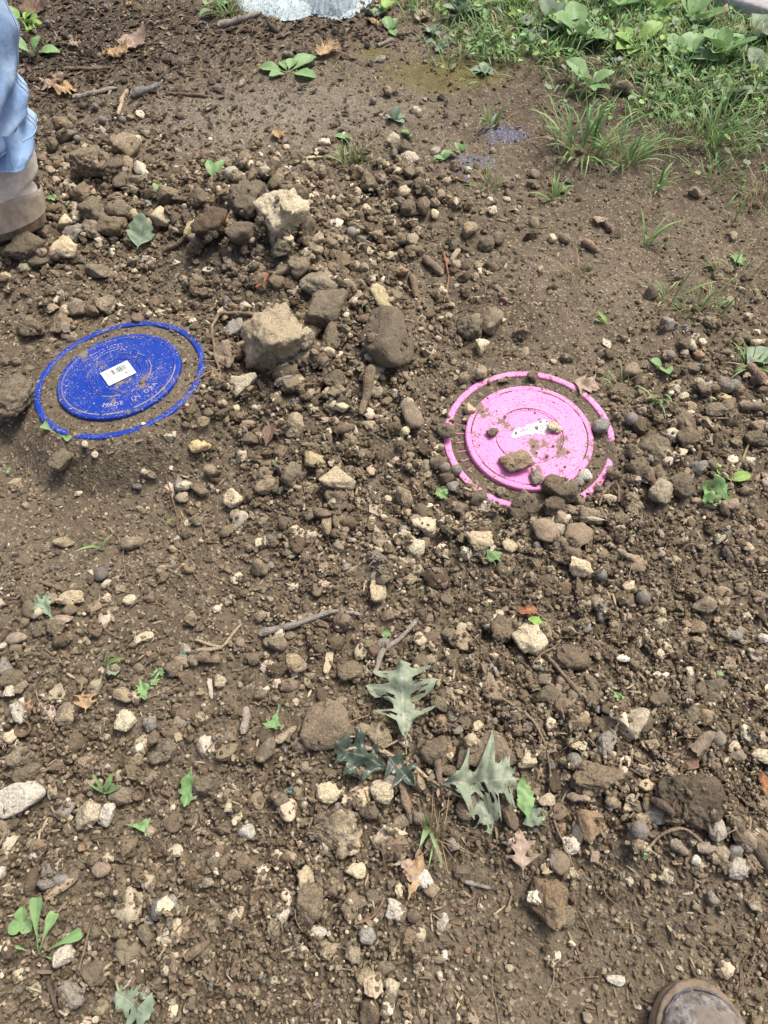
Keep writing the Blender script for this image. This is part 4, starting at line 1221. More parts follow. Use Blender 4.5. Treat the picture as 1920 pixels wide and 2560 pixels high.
lay_leaf('leaf', 'narrow green leaf standing right of the pale lobed leaf', 'lance', (1318, 2058), (1302, 1945), 1.35, 'green', seed=15, lift=.012, cup=.25, ragged=.25)
lay_leaf('leaf', 'small grey-green folded leaf at the foot of the narrow green leaf', 'ovate', (1306, 2060), (1368, 2030), .8, 'grey_green', seed=16, lift=.006)
lay_leaf('oak_leaf', 'pinkish brown dry oak leaf with holes on bare soil', 'maple', (1308, 2195), (1296, 2072), .95, 'pinkish', seed=17, chew=.1, lift=.005, cup=.1)
lay_leaf('leaf', 'curled tan dry leaf pointing down, left of the smooth bare soil', 'lance', (1020, 2250), (1055, 2135), 1.25, 'tan', seed=18, lift=.007, cup=.9, ragged=.3)
lay_leaf('leaf', 'tan dry leaf scrap beside the curled tan leaf', 'scrap', (1033, 2205), (1015, 2150), .75, 'pinkish', seed=19, lift=.007, cup=.4, ragged=.3)
lay_leaf('leaf', 'tan torn oak leaf with two points at the left', 'maple', (217, 1785), (222, 1728), 1.35, 'tan', seed=20, lift=.006, cup=.15)
lay_leaf('leaf', 'bent yellow-green leaf left of centre', 'lance', (352, 1695), (366, 1752), 1.5, 'green', seed=21, lift=.006, cup=.3, ragged=.4)
lay_leaf('leaf', 'dark green leaf scrap touching the bent yellow-green leaf', 'scrap', (380, 1715), (405, 1675), .8, 'green', seed=22, lift=.005)
lay_leaf('leaf', 'bright green crinkled leaf left of the large brown clod', 'wedge', (700, 1765), (684, 1822), 1.35, 'green', seed=23, lift=.006, cup=.5, ragged=.3)
lay_leaf('leaf', 'grey-green ragged leaf among stones at the left', 'lance', (130, 1545), (96, 1492), 1.6, 'grey_green', seed=24, lift=.007, ragged=.4, cup=.2)
lay_leaf('leaf', 'reddish brown curled leaf below the grey-green ragged leaf', 'lance', (128, 1552), (190, 1548), 1.2, 'pinkish', seed=25, lift=.006, cup=.6, ragged=.3)
lay_leaf('leaf', 'long narrow green leaf with wavy edge lying left of centre', 'lance', (482, 1918), (464, 2020), 1.45, 'green', seed=26, lift=.006, cup=.4, ragged=.3)
lay_leaf('leaf', 'small fan-shaped green leaf below the long narrow leaf', 'wedge', (308, 2062), (372, 2066), 1.0, 'green', seed=27, lift=.004, ragged=.3)
lay_leaf('leaf', 'torn grey-green leaf lying flat at the bottom left', 'scrap', (290, 2480), (378, 2535), .92, 'grey_green', seed=28, lift=.005, ragged=.35, cup=.05, wave=.04)
lay_leaf('leaf', 'pale green leaf standing among clods right of the work boot', 'broad', (343, 640), (366, 570), 1.2, 'grey_green', seed=29, lift=.010, cup=.2, tip_up=.3)
lay_leaf('leaf', 'large ragged green leaf at the foot of the sprig on the right', 'ovate', (1822, 1205), (1752, 1262), .8, 'green', seed=30, lift=.010, chew=.16, ragged=.45, wave=.3)
lay_leaf('leaf', 'teal-green leaf beside a stick at the right edge', 'ovate', (1865, 915), (1915, 880), 1.0, 'grey_green', seed=31, lift=.008)
lay_leaf('leaf', 'tan dry oak leaf lying across the rim of the pink lid', 'maple', (1420, 955), (1500, 975), 1.1, 'pinkish', seed=32, lift=.004, cup=.2)
lay_leaf('leaf', 'brown curled leaf among pebbles left of centre', 'lance', (665, 1120), (680, 1062), 1.6, 'brown', seed=33, lift=.006, cup=.7, ragged=.3)
lay_leaf('leaf', 'small lobed green leaf on pebbles right of the cream stone', 'maple', (1205, 1402), (1255, 1385), 1.1, 'green', seed=34, lift=.006)
lay_leaf('leaf', 'small green leaf above the cream-yellow stone', 'ovate', (1318, 1550), (1355, 1560), 1.0, 'bright', seed=35, lift=.006, ragged=.3)
lay_leaf('leaf', 'reddish bark-like leaf scrap above the cream-yellow stone', 'scrap', (1295, 1530), (1340, 1528), .7, 'red', seed=36, lift=.006, cup=.3)
lay_leaf('leaf', 'red and yellow leaf at the right edge beside dark clod', 'lance', (1895, 1925), (1915, 1990), 1.4, 'red', seed=37, lift=.008, cup=.2)
lay_leaf('leaf', 'small folded pinkish leaf on bare soil right of the pinkish oak leaf', 'ovate', (1475, 2155), (1497, 2130), 1.0, 'pinkish', seed=38, lift=.004)
SMALL = [(1520, 1720, 1548, 1750, 'green', 'torn green leaf bit on gravel at the right'), (895, 1195, 884, 1170, 'green', 'small green leaf bit below the pebble field between lids'), (1092, 1222, 1115, 1248, 'green', 'small green leaf bit left of the pink lid'),
 (905, 775, 918, 755, 'green', 'small green leaf bit left of the yellowish stone'), (820, 728, 838, 716, 'green', 'tiny green leaf bit on the long tan stone'), (955, 1592, 975, 1583, 'green', 'small curved green leaf by the grey twig'),
 (1788, 1680, 1806, 1692, 'green', 'curled green leaf bit near the right edge'), (270, 1670, 300, 1682, 'grey_green', 'grey-green leaf bit left of the yellow-green leaf'), (415, 1310, 432, 1300, 'bright', 'tiny bright green leaf bit below the blue lid'),
 (62, 1646, 70, 1638, 'bright', 'tiny bright green leaf at the left edge'), (1605, 2132, 1612, 2150, 'green', 'small green leaf at the end of the curved root'), (0, 1180, 26, 1178, 'green', 'green leaf at the left edge below the big clod'),
 (150, 508, 172, 512, 'green', 'small green leaf beside the heel of the work boot'), (115, 500, 140, 500, 'green', 'small ragged green leaf touching the work boot'), (470, 1655, 450, 1640, 'grey_green', 'pale leaf bit among pebbles left of centre'),
 (150, 2182, 166, 2184, 'dark_green', 'dark teal leaf bit on grey stone at the lower left'), (1850, 665, 1835, 640, 'green', 'small leaf near dry grass at the right'), (735, 1945, 728, 1985, 'dark_green', 'dark purple-black petal left of the cream stones'),
 (1595, 2110, 1602, 2070, 'bright', 'pale yellow-green leaf scrap on a grey nut'), (600, 1760, 570, 1785, 'brown', 'grey-brown leaf scrap left of the brown clod'), (290, 1560, 275, 1535, 'pinkish', 'pale pinkish leaf scrap in the left gravel'), (310, 1560, 328, 1550, 'pinkish', 'pale leaf scrap right of the pinkish scrap')]
for i, (u0, v0, u1, v1, mt, lb) in enumerate(SMALL):
    lay_leaf('leaf_scrap', lb, random.Random(i).choice(('ovate', 'lance', 'scrap', 'wedge')), (u0, v0), (u1, v1), 1.1, mt, 'leaf', None, .005, .3, 0, .1, 0, .3, .3, 60 + i)
# dry leaves of the litter beyond the clods
LITTER = [(150, 190, 128, 240, 'pinkish', 'broad pinkish dry leaf right of the jeans leg'), (195, 215, 150, 250, 'tan', 'orange-brown dry leaf below the broad pinkish leaf'), (200, 125, 180, 110, 'pinkish', 'curled pale leaf in the upper left litter'),
 (275, 140, 320, 145, 'tan', 'long tan curled leaf in the upper left litter'), (320, 95, 345, 130, 'pinkish', 'pale lobed leaf in the upper left litter'), (330, 85, 365, 80, 'tan', 'tan curled leaf above the pale lobed leaf'),
 (60, 45, 110, 20, 'brown', 'brown leaf at the top edge beside the jeans leg'), (310, 20, 340, 12, 'tan', 'light tan leaf bit at the upper left'), (255, 143, 275, 135, 'tan', 'pale tan leaf tip among dark litter'),
 (840, 145, 895, 150, 'brown', 'curled brown oak leaf on the packed soil beyond the clods'), (800, 150, 840, 125, 'tan', 'tan leaf leaning on the curled brown oak leaf'), (910, 55, 955, 62, 'tan', 'tan dry leaf right of the towel corner'),
 (920, 30, 950, 50, 'dark_green', 'dark leaf lying beside the towel corner'), (1040, 60, 1070, 40, 'pinkish', 'pinkish dry leaf on dark soil at the top'), (1060, 75, 1100, 100, 'grey_green', 'dark grey leaf beside the pinkish one at the top'),
 (960, 40, 990, 45, 'brown', 'brown leaf behind the sprout at the top'), (1498, 40, 1512, 92, 'tan', 'upright tan leaf hanging between plantain leaves'), (1560, 175, 1615, 172, 'tan', 'tan curled leaf among the grass, left of a pair'),
 (1600, 195, 1660, 185, 'tan', 'pale tan leaf among the grass, right of a pair'), (1790, 40, 1785, 120, 'pinkish', 'long pale dry leaf standing in the weeds'), (1900, 60, 1915, 130, 'tan', 'tan leaf at the right edge below the slab'),
 (1390, 70, 1405, 100, 'red', 'reddish brown leaf under the plantain'), (1600, 280, 1630, 275, 'pinkish', 'pinkish leaf bit behind the grass tuft'), (685, 330, 710, 350, 'tan', 'pale leaf sliver on the packed path'),
 (630, 190, 655, 175, 'tan', 'whitish leaf scrap at the edge of litter'), (60, 85, 95, 70, 'bright', 'bright lime leaf beside the jeans leg'), (600, 220, 615, 210, 'pinkish', 'pale leaf scrap left of the plantain rosette'),
 (1490, 545, 1502, 570, 'pinkish', 'pinkish lobed leaf bit on bare soil at the right'), (1395, 360, 1410, 372, 'brown', 'brown leaf bit in front of the big tuft'), (620, 70, 640, 90, 'brown', 'brown leaf below the grey stick')]
for i, (u0, v0, u1, v1, mt, lb) in enumerate(LITTER):
    r_ = random.Random(100 + i)
    lay_leaf('dry_leaf', lb, r_.choice(('ovate', 'maple', 'lance', 'scrap')), (u0, v0), (u1, v1), r_.uniform(.9, 1.3), mt, 'leaf', 'dry leaves', .008, .5, r_.uniform(-.3, .3), .15, .03, .3, .3, 130 + i, 0, r_.uniform(0, .25))

# ------------------------------------------------------------------ weeds
plant('weed', 'three-leaved pale green weed at the lower left', 'weed', 98, 2385, [(96, .066, 42, 35, .42), (72, .048, 40, 50, .5), (24, .054, 22, 30, .42), (165, .032, 12, 10, .2), (345, .026, 8, 5, .3)], 'green', 'wedge', None, 2)
plant('clover', 'small dark green clover beside the three-leaved weed', 'weed', 56, 2306, [(100, .018, 20, 10, 1.3), (220, .018, 15, 10, 1.3), (330, .018, 15, 10, 1.3)], 'green', 'ovate', None, 4)
plant('sprout', 'small grassy sprout with three leaves above the brown clod at left', 'weed', 262, 1985, [(120, .035, 45, 20, .35), (60, .035, 50, 30, .8), (20, .03, 40, 20, .8), (150, .03, 20, 5, .3)], 'green', 'lance', None, 6)
plant('sprig', 'cut green sprig with ragged leaves lying at the right', 'weed', 1828, 1200, [(15, .038, 20, 35, .75), (140, .030, 25, 40, .8), (125, .045, 14, 20, .45)], 'bright', 'ovate', None, 8)
plant('sprout', 'small green sprout on bare soil above the pink lid', 'weed', 1520, 812, [(140, .035, 45, 30, .9), (165, .035, 20, 10, .4), (20, .015, 20, 10, .5)], 'bright', 'lance', None, 10)
plant('sprout', 'two-leaved green sprout right of the pink lid by a grey nut', 'weed', 1655, 915, [(280, .03, 25, 20, 1.2), (160, .025, 25, 20, 1.1)], 'green', 'ovate', None, 12)
plant('sprout', 'small green sprout with thin stems by the work boot clods', 'weed', 386, 500, [(80, .04, 40, 40, 1.0), (40, .03, 35, 30, .9), (250, .03, 10, 5, .2)], 'green', 'wedge', None, 14)
plant('sprout', 'pale green seedling on the packed path edge', 'weed', 535, 448, [(60, .05, 35, 30, .7), (110, .045, 40, 30, .7), (10, .035, 20, 10, .4)], 'green', 'ovate', None, 16)
plant('sprout', 'green leafy bit beside the near edge of the blue lid', 'weed', 142, 1085, [(150, .03, 20, 10, .9), (330, .035, 15, 10, .6)], 'green', 'wedge', None, 18)
plant('plantain', 'flat plantain rosette on packed soil below the towel', 'weed', 720, 182, [(170, .085, 10, 10, .85), (40, .10, 16, 20, .95), (75, .06, 22, 25, 1.0), (-25, .09, 8, 8, .9), (215, .06, 10, 8, .9), (120, .05, 25, 30, .8)], 'green', 'broad', 'plantain weeds', 20)
PL = [(1442, 105, .15, 8, 'large plantain with upright broad leaves at the top right', 'green'), (1375, 75, .13, 6, 'plantain with dull leaves left of the large one', 'grey_green'), (1470, 222, .09, 4, 'low plantain with one round leaf, left of the angular stone', 'green'),
 (1530, 30, .13, 7, 'plantain at the top edge behind the upright tan leaf', 'green'), (1640, 40, .13, 7, 'plantain near the top edge in the middle of the weeds', 'bright'), (1730, 70, .14, 7, 'leafy plantain left of the concrete slab', 'green'),
 (1800, 150, .12, 7, 'broad-leaved weed in front of the concrete slab', 'green'), (1880, 110, .13, 6, 'large-leaved weed at the right edge below the slab', 'grey_green'), (1590, 130, .10, 6, 'weed behind the pair of tan leaves', 'bright'),
 (1690, 165, .11, 6, 'weed right of the pair of tan leaves', 'green'), (1150, 40, .09, 5, 'small plantain at the top, right of the dry leaves', 'grey_green'), (975, 78, .05, 4, 'tiny seedling below the brown leaf at the top', 'green'), (962, 30, .06, 5, 'tiny seedling beside the towel corner', 'bright'),
 (1815, 250, .08, 5, 'pale round-leaved weed in the grass at the right', 'grey_green'), (1890, 200, .11, 6, 'dull leafy weed at the right edge', 'grey_green'), (60, 60, .09, 5, 'bright seedling at the top left beside the leg', 'bright'), (85, 140, .07, 4, 'thin seedling right of the jeans knee', 'green'),
 (1185, 25, .10, 5, 'plantain leaves at the top edge left of grass', 'green'), (1290, 20, .11, 6, 'plantain at the top edge above the dry grass tuft', 'bright'), (545, 30, .07, 4, 'green seedling at the top left of the towel', 'green'), (1100, 123, .03, 6, 'low ground ivy on moss', 'grey_green'), (1207, 180, .035, 7, 'ground ivy clump below the larger ivy', 'grey_green'),
 (860, 348, 0.028, 5, 'small pale weed at the top of the clod pile', 'green'), (985, 300, 0.033, 6, 'pale low weed on packed soil near blue paint', 'grey_green'), (1020, 340, 0.028, 5, 'small weed left of the blue paint', 'green'), (1110, 400, 0.033, 5, 'low weed under the blue paint specks', 'green'), (1150, 380, 0.028, 4, 'small round-leaved weed in the blue paint', 'green')]
for i, (u, v, ln, k, lb, mt) in enumerate(PL):
    r_ = random.Random(300 + i)
    ln = ln * (.78 if v < 130 and ln > .07 else 1); k = k + (3 if ln > .07 else 0)
    lv = [(r_.uniform(0, 360) if k < 6 else j * 360 / k + r_.uniform(-20, 20), ln * r_.uniform(.65, 1.1), r_.uniform(20, 65), r_.uniform(20, 65), r_.uniform(.75, 1.1)) for j in range(k)]
    plant('weed' if 'plantain' not in lb else 'plantain', lb, 'weed', u, v, lv, mt, 'broad' if ln > .06 else 'ovate', 'leafy weeds', 400 + i * 9)

# ------------------------------------------------------------------ grass tufts
tuft('big green grass tuft, left of the pair above the pink lid', 1450, 380, .10, .15, 60, .12, .0055, 1)
tuft('green grass tuft joined to the right of the big tuft', 1560, 395, .08, .11, 70, .15, .0035, 2, lean=.3)
tuft('dry straw-coloured tuft between two green tufts', 1672, 360, .06, .09, 70, .75, .0022, 3)
tuft('wide blue-green grass tuft at the right', 1775, 355, .10, .13, 80, .12, .0035, 4)
tuft('thin yellowish tuft below the wide blue-green tuft', 1790, 445, .07, .07, 45, .55, .0022, 5)
tuft('dense dry straw tuft at the right edge', 1898, 505, .05, .07, 90, .95, .002, 6)
tuft('small dry tuft on bare soil above the pink lid', 1438, 690, .035, .055, 45, .7, .0016, 7)
tuft('sparse green grass clump right of the pink lid slope', 1672, 750, .05, .085, 14, .15, .005, 8)
tuft('sparse pale grass patch left of the stones at right', 1745, 775, .10, .055, 40, .45, .0035, 9)
tuft('yellowish dry grass at the right edge', 1850, 690, .10, .06, 60, .8, .0022, 10)
tuft('small green tuft with dry stems right of the pink lid', 1643, 1000, .03, .06, 14, .5, .0045, 11, lean=-1.2)
tuft('wilted thin grass wisps above the pink rim', 1548, 968, .04, .045, 22, .25, .002, 12)
tuft('fine dry tuft at the top between weeds', 1268, 55, .07, .11, 80, .45, .0016, 13)
tuft('fine upright tuft left of the angular stone', 1528, 225, .04, .08, 40, .6, .0016, 14)
tuft('dry tuft on the clods below the packed path', 905, 395, .045, .075, 40, .7, .002, 15)
tuft('pale green tuft on the near edge of packed path', 870, 415, .04, .07, 30, .4, .003, 16)
tuft('small dry tuft right of the clod pile', 1222, 468, .04, .06, 45, .65, .002, 17)
tuft('green grass sprig left of the big tuft on bare soil', 1385, 500, .03, .07, 12, .1, .005, 18)
tuft('small green sprig in front of the wide tuft', 1640, 470, .03, .07, 14, .1, .005, 19)
tuft('thin dry wisps in front of the tufts', 1625, 540, .04, .06, 25, .75, .0018, 20)
tuft('arching single-stem grass on bare soil at the right', 1610, 615, .02, .11, 7, .1, .004, 21, lean=.2)
tuft('grass at the top edge left of the towel', 575, 40, .07, .09, 50, .35, .0022, 22)
tuft('green grass with blue paint on it', 1225, 315, .04, .08, 10, .15, .006, 23)
tuft('dry stems in a bundle below the bent oak stem', 1085, 2090, .02, .07, 26, .85, .0022, 24, lean=1.6)
tuft('tall grass blades at the right edge by stones', 1880, 915, .04, .07, 20, .2, .004, 25)
tuft('sparse yellow grass at the right edge above stones', 1880, 570, .12, .06, 60, .75, .0018, 26)
tuft('single green blade lying left of centre', 254, 1372, .004, .05, 2, 0, .005, 27, lean=1.5)
tuft('lone green blade by the yellow-green leaf', 262, 1660, .004, .05, 2, 0, .006, 28, lean=.6)
tuft('green blade standing left of the root bundle', 1070, 2065, .006, .06, 3, 0, .006, 29, lean=1.9)
tuft('small sprig on the packed path, right of the rosette', 870, 185, .02, .06, 10, .3, .0025, 30)

# uncountable lawn and low leaves behind the tufts
def lawn_density(u, v):
    g = lambda a, b, ra, rb, k: k * np.exp(-((u - a) / ra) ** 2 - ((v - b) / rb) ** 2)
    return np.clip(g(1720, 100, 240, 95, 1.3) + g(1870, 230, 150, 70, .8) + g(1640, 270, 110, 40, .4) + g(1200, 105, 70, 60, .7) + g(1450, 40, 140, 60, .8) + g(1330, 120, 90, 40, .4) + g(1150, 10, 150, 35, .5) + g(1850, 400, 110, 90, .10) + g(1600, 200, 120, 70, .5) + g(50, 40, 60, 90, .25) - g(1560, 230, 60, 40, .9) - g(1500, 130, 60, 40, .6), 0, 1)
r_ = random.Random(77); spec = []
while len(spec) < 5600:
    u, v = r_.uniform(1000, 2050), r_.uniform(-120, 620)
    if r_.random() > float(lawn_density(u, v)): continue
    x, y = ground_point(u, v); z = float(sample(TOPS, x, y)) - .002
    d = r_.random() < .10
    spec.append((x, y, z, r_.uniform(0, 6.28), r_.uniform(.035, .085), math.radians(r_.uniform(30, 85)), math.radians(r_.uniform(20, 100)), r_.uniform(.002, .0055), r_.choice(STRAW if d else GREENS)))
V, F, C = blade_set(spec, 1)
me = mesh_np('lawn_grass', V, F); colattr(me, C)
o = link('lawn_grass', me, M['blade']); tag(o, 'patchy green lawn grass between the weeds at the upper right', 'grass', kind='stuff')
spec_v, spec_f, spec_c = [], [], []
k = 0
while k < 1100:
    u, v = r_.uniform(1000, 2050), r_.uniform(-120, 560)
    if r_.random() > float(lawn_density(u, v)): continue
    x, y = ground_point(u, v); z = float(sample(TOPS, x, y)) + r_.uniform(.004, .04)
    ln, wd, az = r_.uniform(.010, .026), r_.uniform(.004, .010), r_.uniform(0, 6.28); tx, ty = r_.uniform(-.5, .5), r_.uniform(-.5, .5)
    col = [c * r_.uniform(.8, 1.3) for c in r_.choice(GREENS + [(.2, .28, .19), (.24, .32, .22)])]
    b = len(spec_v)
    for (p, q, h) in ((0, 0, 0), (.35, -1, .25), (.35, 0, .0), (.35, 1, .25), (.75, -.7, .2), (.75, 0, .0), (.75, .7, .2), (1, 0, -.05)):
        px_, py_ = p * ln, q * wd
        spec_v.append((x + math.cos(az) * px_ - math.sin(az) * py_, y + math.sin(az) * px_ + math.cos(az) * py_, z + h * wd + tx * px_ + ty * py_)); spec_c.append((*col, 1))
    spec_f += [[b, b + 1, b + 2], [b, b + 2, b + 3], [b + 1, b + 4, b + 5, b + 2], [b + 2, b + 5, b + 6, b + 3], [b + 4, b + 7, b + 5], [b + 5, b + 7, b + 6]]
    k += 1
me = mesh_np('ground_ivy', np.array(spec_v), spec_f); colattr(me, spec_c)
o = link('ground_ivy', me, M['blade']); tag(o, 'low small-leaved ground cover among the grass at the upper right', 'ground cover', kind='stuff')

# ------------------------------------------------------------------ litter scraps and straw bits
def scraps(name, label, cat, n_, dens, lens, wr, pal_, seed, curl=.5, region=(-80, 2000, -100, 2600)):
    r_ = random.Random(seed); V, F, C = [], [], []; k = 0; tries = 0
    while k < n_ and tries < n_ * 60:
        tries += 1
        u, v = r_.uniform(region[0], region[1]), r_.uniform(region[2], region[3])
        if r_.random() > dens(u, v): continue
        x, y = ground_point(u, v)
        if not (X0 + .05 < x < X1 - .05 and Y0 + .05 < y < Y1 - .05): continue
        lm_ = LIDMASK[int((y - Y0) / RES), int((x - X0) / RES)]
        if lm_ == 2 or (lm_ == 1 and r_.random() < .8): continue
        z = float(sample(TOP, x, y)) + .0012
        ln = r_.uniform(*lens); w = ln * r_.uniform(*wr); az = r_.uniform(0, 6.28); tl = r_.uniform(-.3, .3); cl = r_.uniform(-curl, curl)
        col = r_.choice(pal_); j = r_.uniform(.7, 1.3); b = len(V)
        rows = 4
        for i in range(rows):
            t = i / (rows - 1) - .5
            ww = w * (1 - (2 * t) ** 2 * r_.uniform(.3, .9)) * r_.uniform(.7, 1.2)
            for s_ in (-.5, 0, .5):
                px_, py_ = t * ln, s_ * ww
                zz = z + tl * px_ + cl * (4 * t * t * ln * .3) + abs(s_) * ww * curl
                V.append((x + math.cos(az) * px_ - math.sin(az) * py_, y + math.sin(az) * px_ + math.cos(az) * py_, max(zz, z - .002))); C.append((col[0] * j, col[1] * j, col[2] * j, 1))
        for i in range(rows - 1):
            for q in (0, 1):
                a = b + i * 3 + q; F.append((a, a + 1, a + 4, a + 3))
        k += 1
    me = mesh_np(name, np.array(V), np.array(F)); colattr(me, C)
    o = link(name, me, M['litter']); tag(o, label, cat, kind='stuff')

g2 = lambda u, v, a, b, ra, rb: math.exp(-((u - a) / ra) ** 2 - ((v - b) / rb) ** 2)
BR = [(.10, .076, .053), (.15, .115, .08), (.20, .155, .11), (.07, .055, .042), (.27, .21, .145), (.085, .068, .052), (.12, .095, .07)]
scraps('leaf_litter', 'dark mat of broken dead leaves at the upper left', 'litter', 3800, lambda u, v: min(1, g2(u, v, 140, 120, 330, 130) * 1.2 + g2(u, v, 700, 70, 330, 50) + .12 * g2(u, v, 700, 250, 500, 110)), (.006, .025), (.15, .6), [(c[0] * .62, c[1] * .62, c[2] * .62) for c in BR] + [(.26, .21, .165)], 5, .9, (-80, 1300, -100, 420))
ST = [(.34, .27, .17), (.40, .33, .22), (.24, .19, .13), (.17, .135, .095), (.13, .10, .075), (.20, .16, .11)]
scraps('wood_chips', 'scattered wood chips and straw bits on the soil', 'wood chips', 1250, lambda u, v: .6, (.005, .018), (.10, .25), ST, 6, .15)
scraps('soil_flakes', 'dark bark flakes scattered over the soil', 'litter', 700, lambda u, v: .6, (.005, .012), (.35, .7), BR, 7, .4)

# fine root hairs
r_ = random.Random(9); V, F, C = [], [], []
for k in range(260):
    u, v = r_.uniform(0, 1920), r_.uniform(150, 2560)
    x, y, z = spot(u, v)
    if LIDMASK[int((y - Y0) / RES), int((x - X0) / RES)]: continue
    a = r_.uniform(0, 6.28); ln = r_.uniform(.015, .07); P = []
    for i in range(9):
        P.append((x, y, float(sample(TOP, x, y)) + .0015)); a += r_.uniform(-.5, .5)
        x += math.cos(a) * ln / 8; y += math.sin(a) * ln / 8
    vv, ff = tube(smooth_path(P, 9), np.full(9, r_.uniform(.0004, .0009)), 4, k)
    b = len(V); V += vv.tolist(); F += [[q + b for q in f] for f in ff[:-2]]
    c = r_.choice(((.30, .22, .14), (.20, .14, .09), (.40, .33, .24), (.12, .085, .06))); C += [(*c, 1)] * len(vv)
me = mesh_np('root_hairs', np.array(V), F); colattr(me, C)
o = link('root_hairs', me, M['twig']); tag(o, 'fine pale root hairs strewn over the soil', 'roots', kind='stuff')

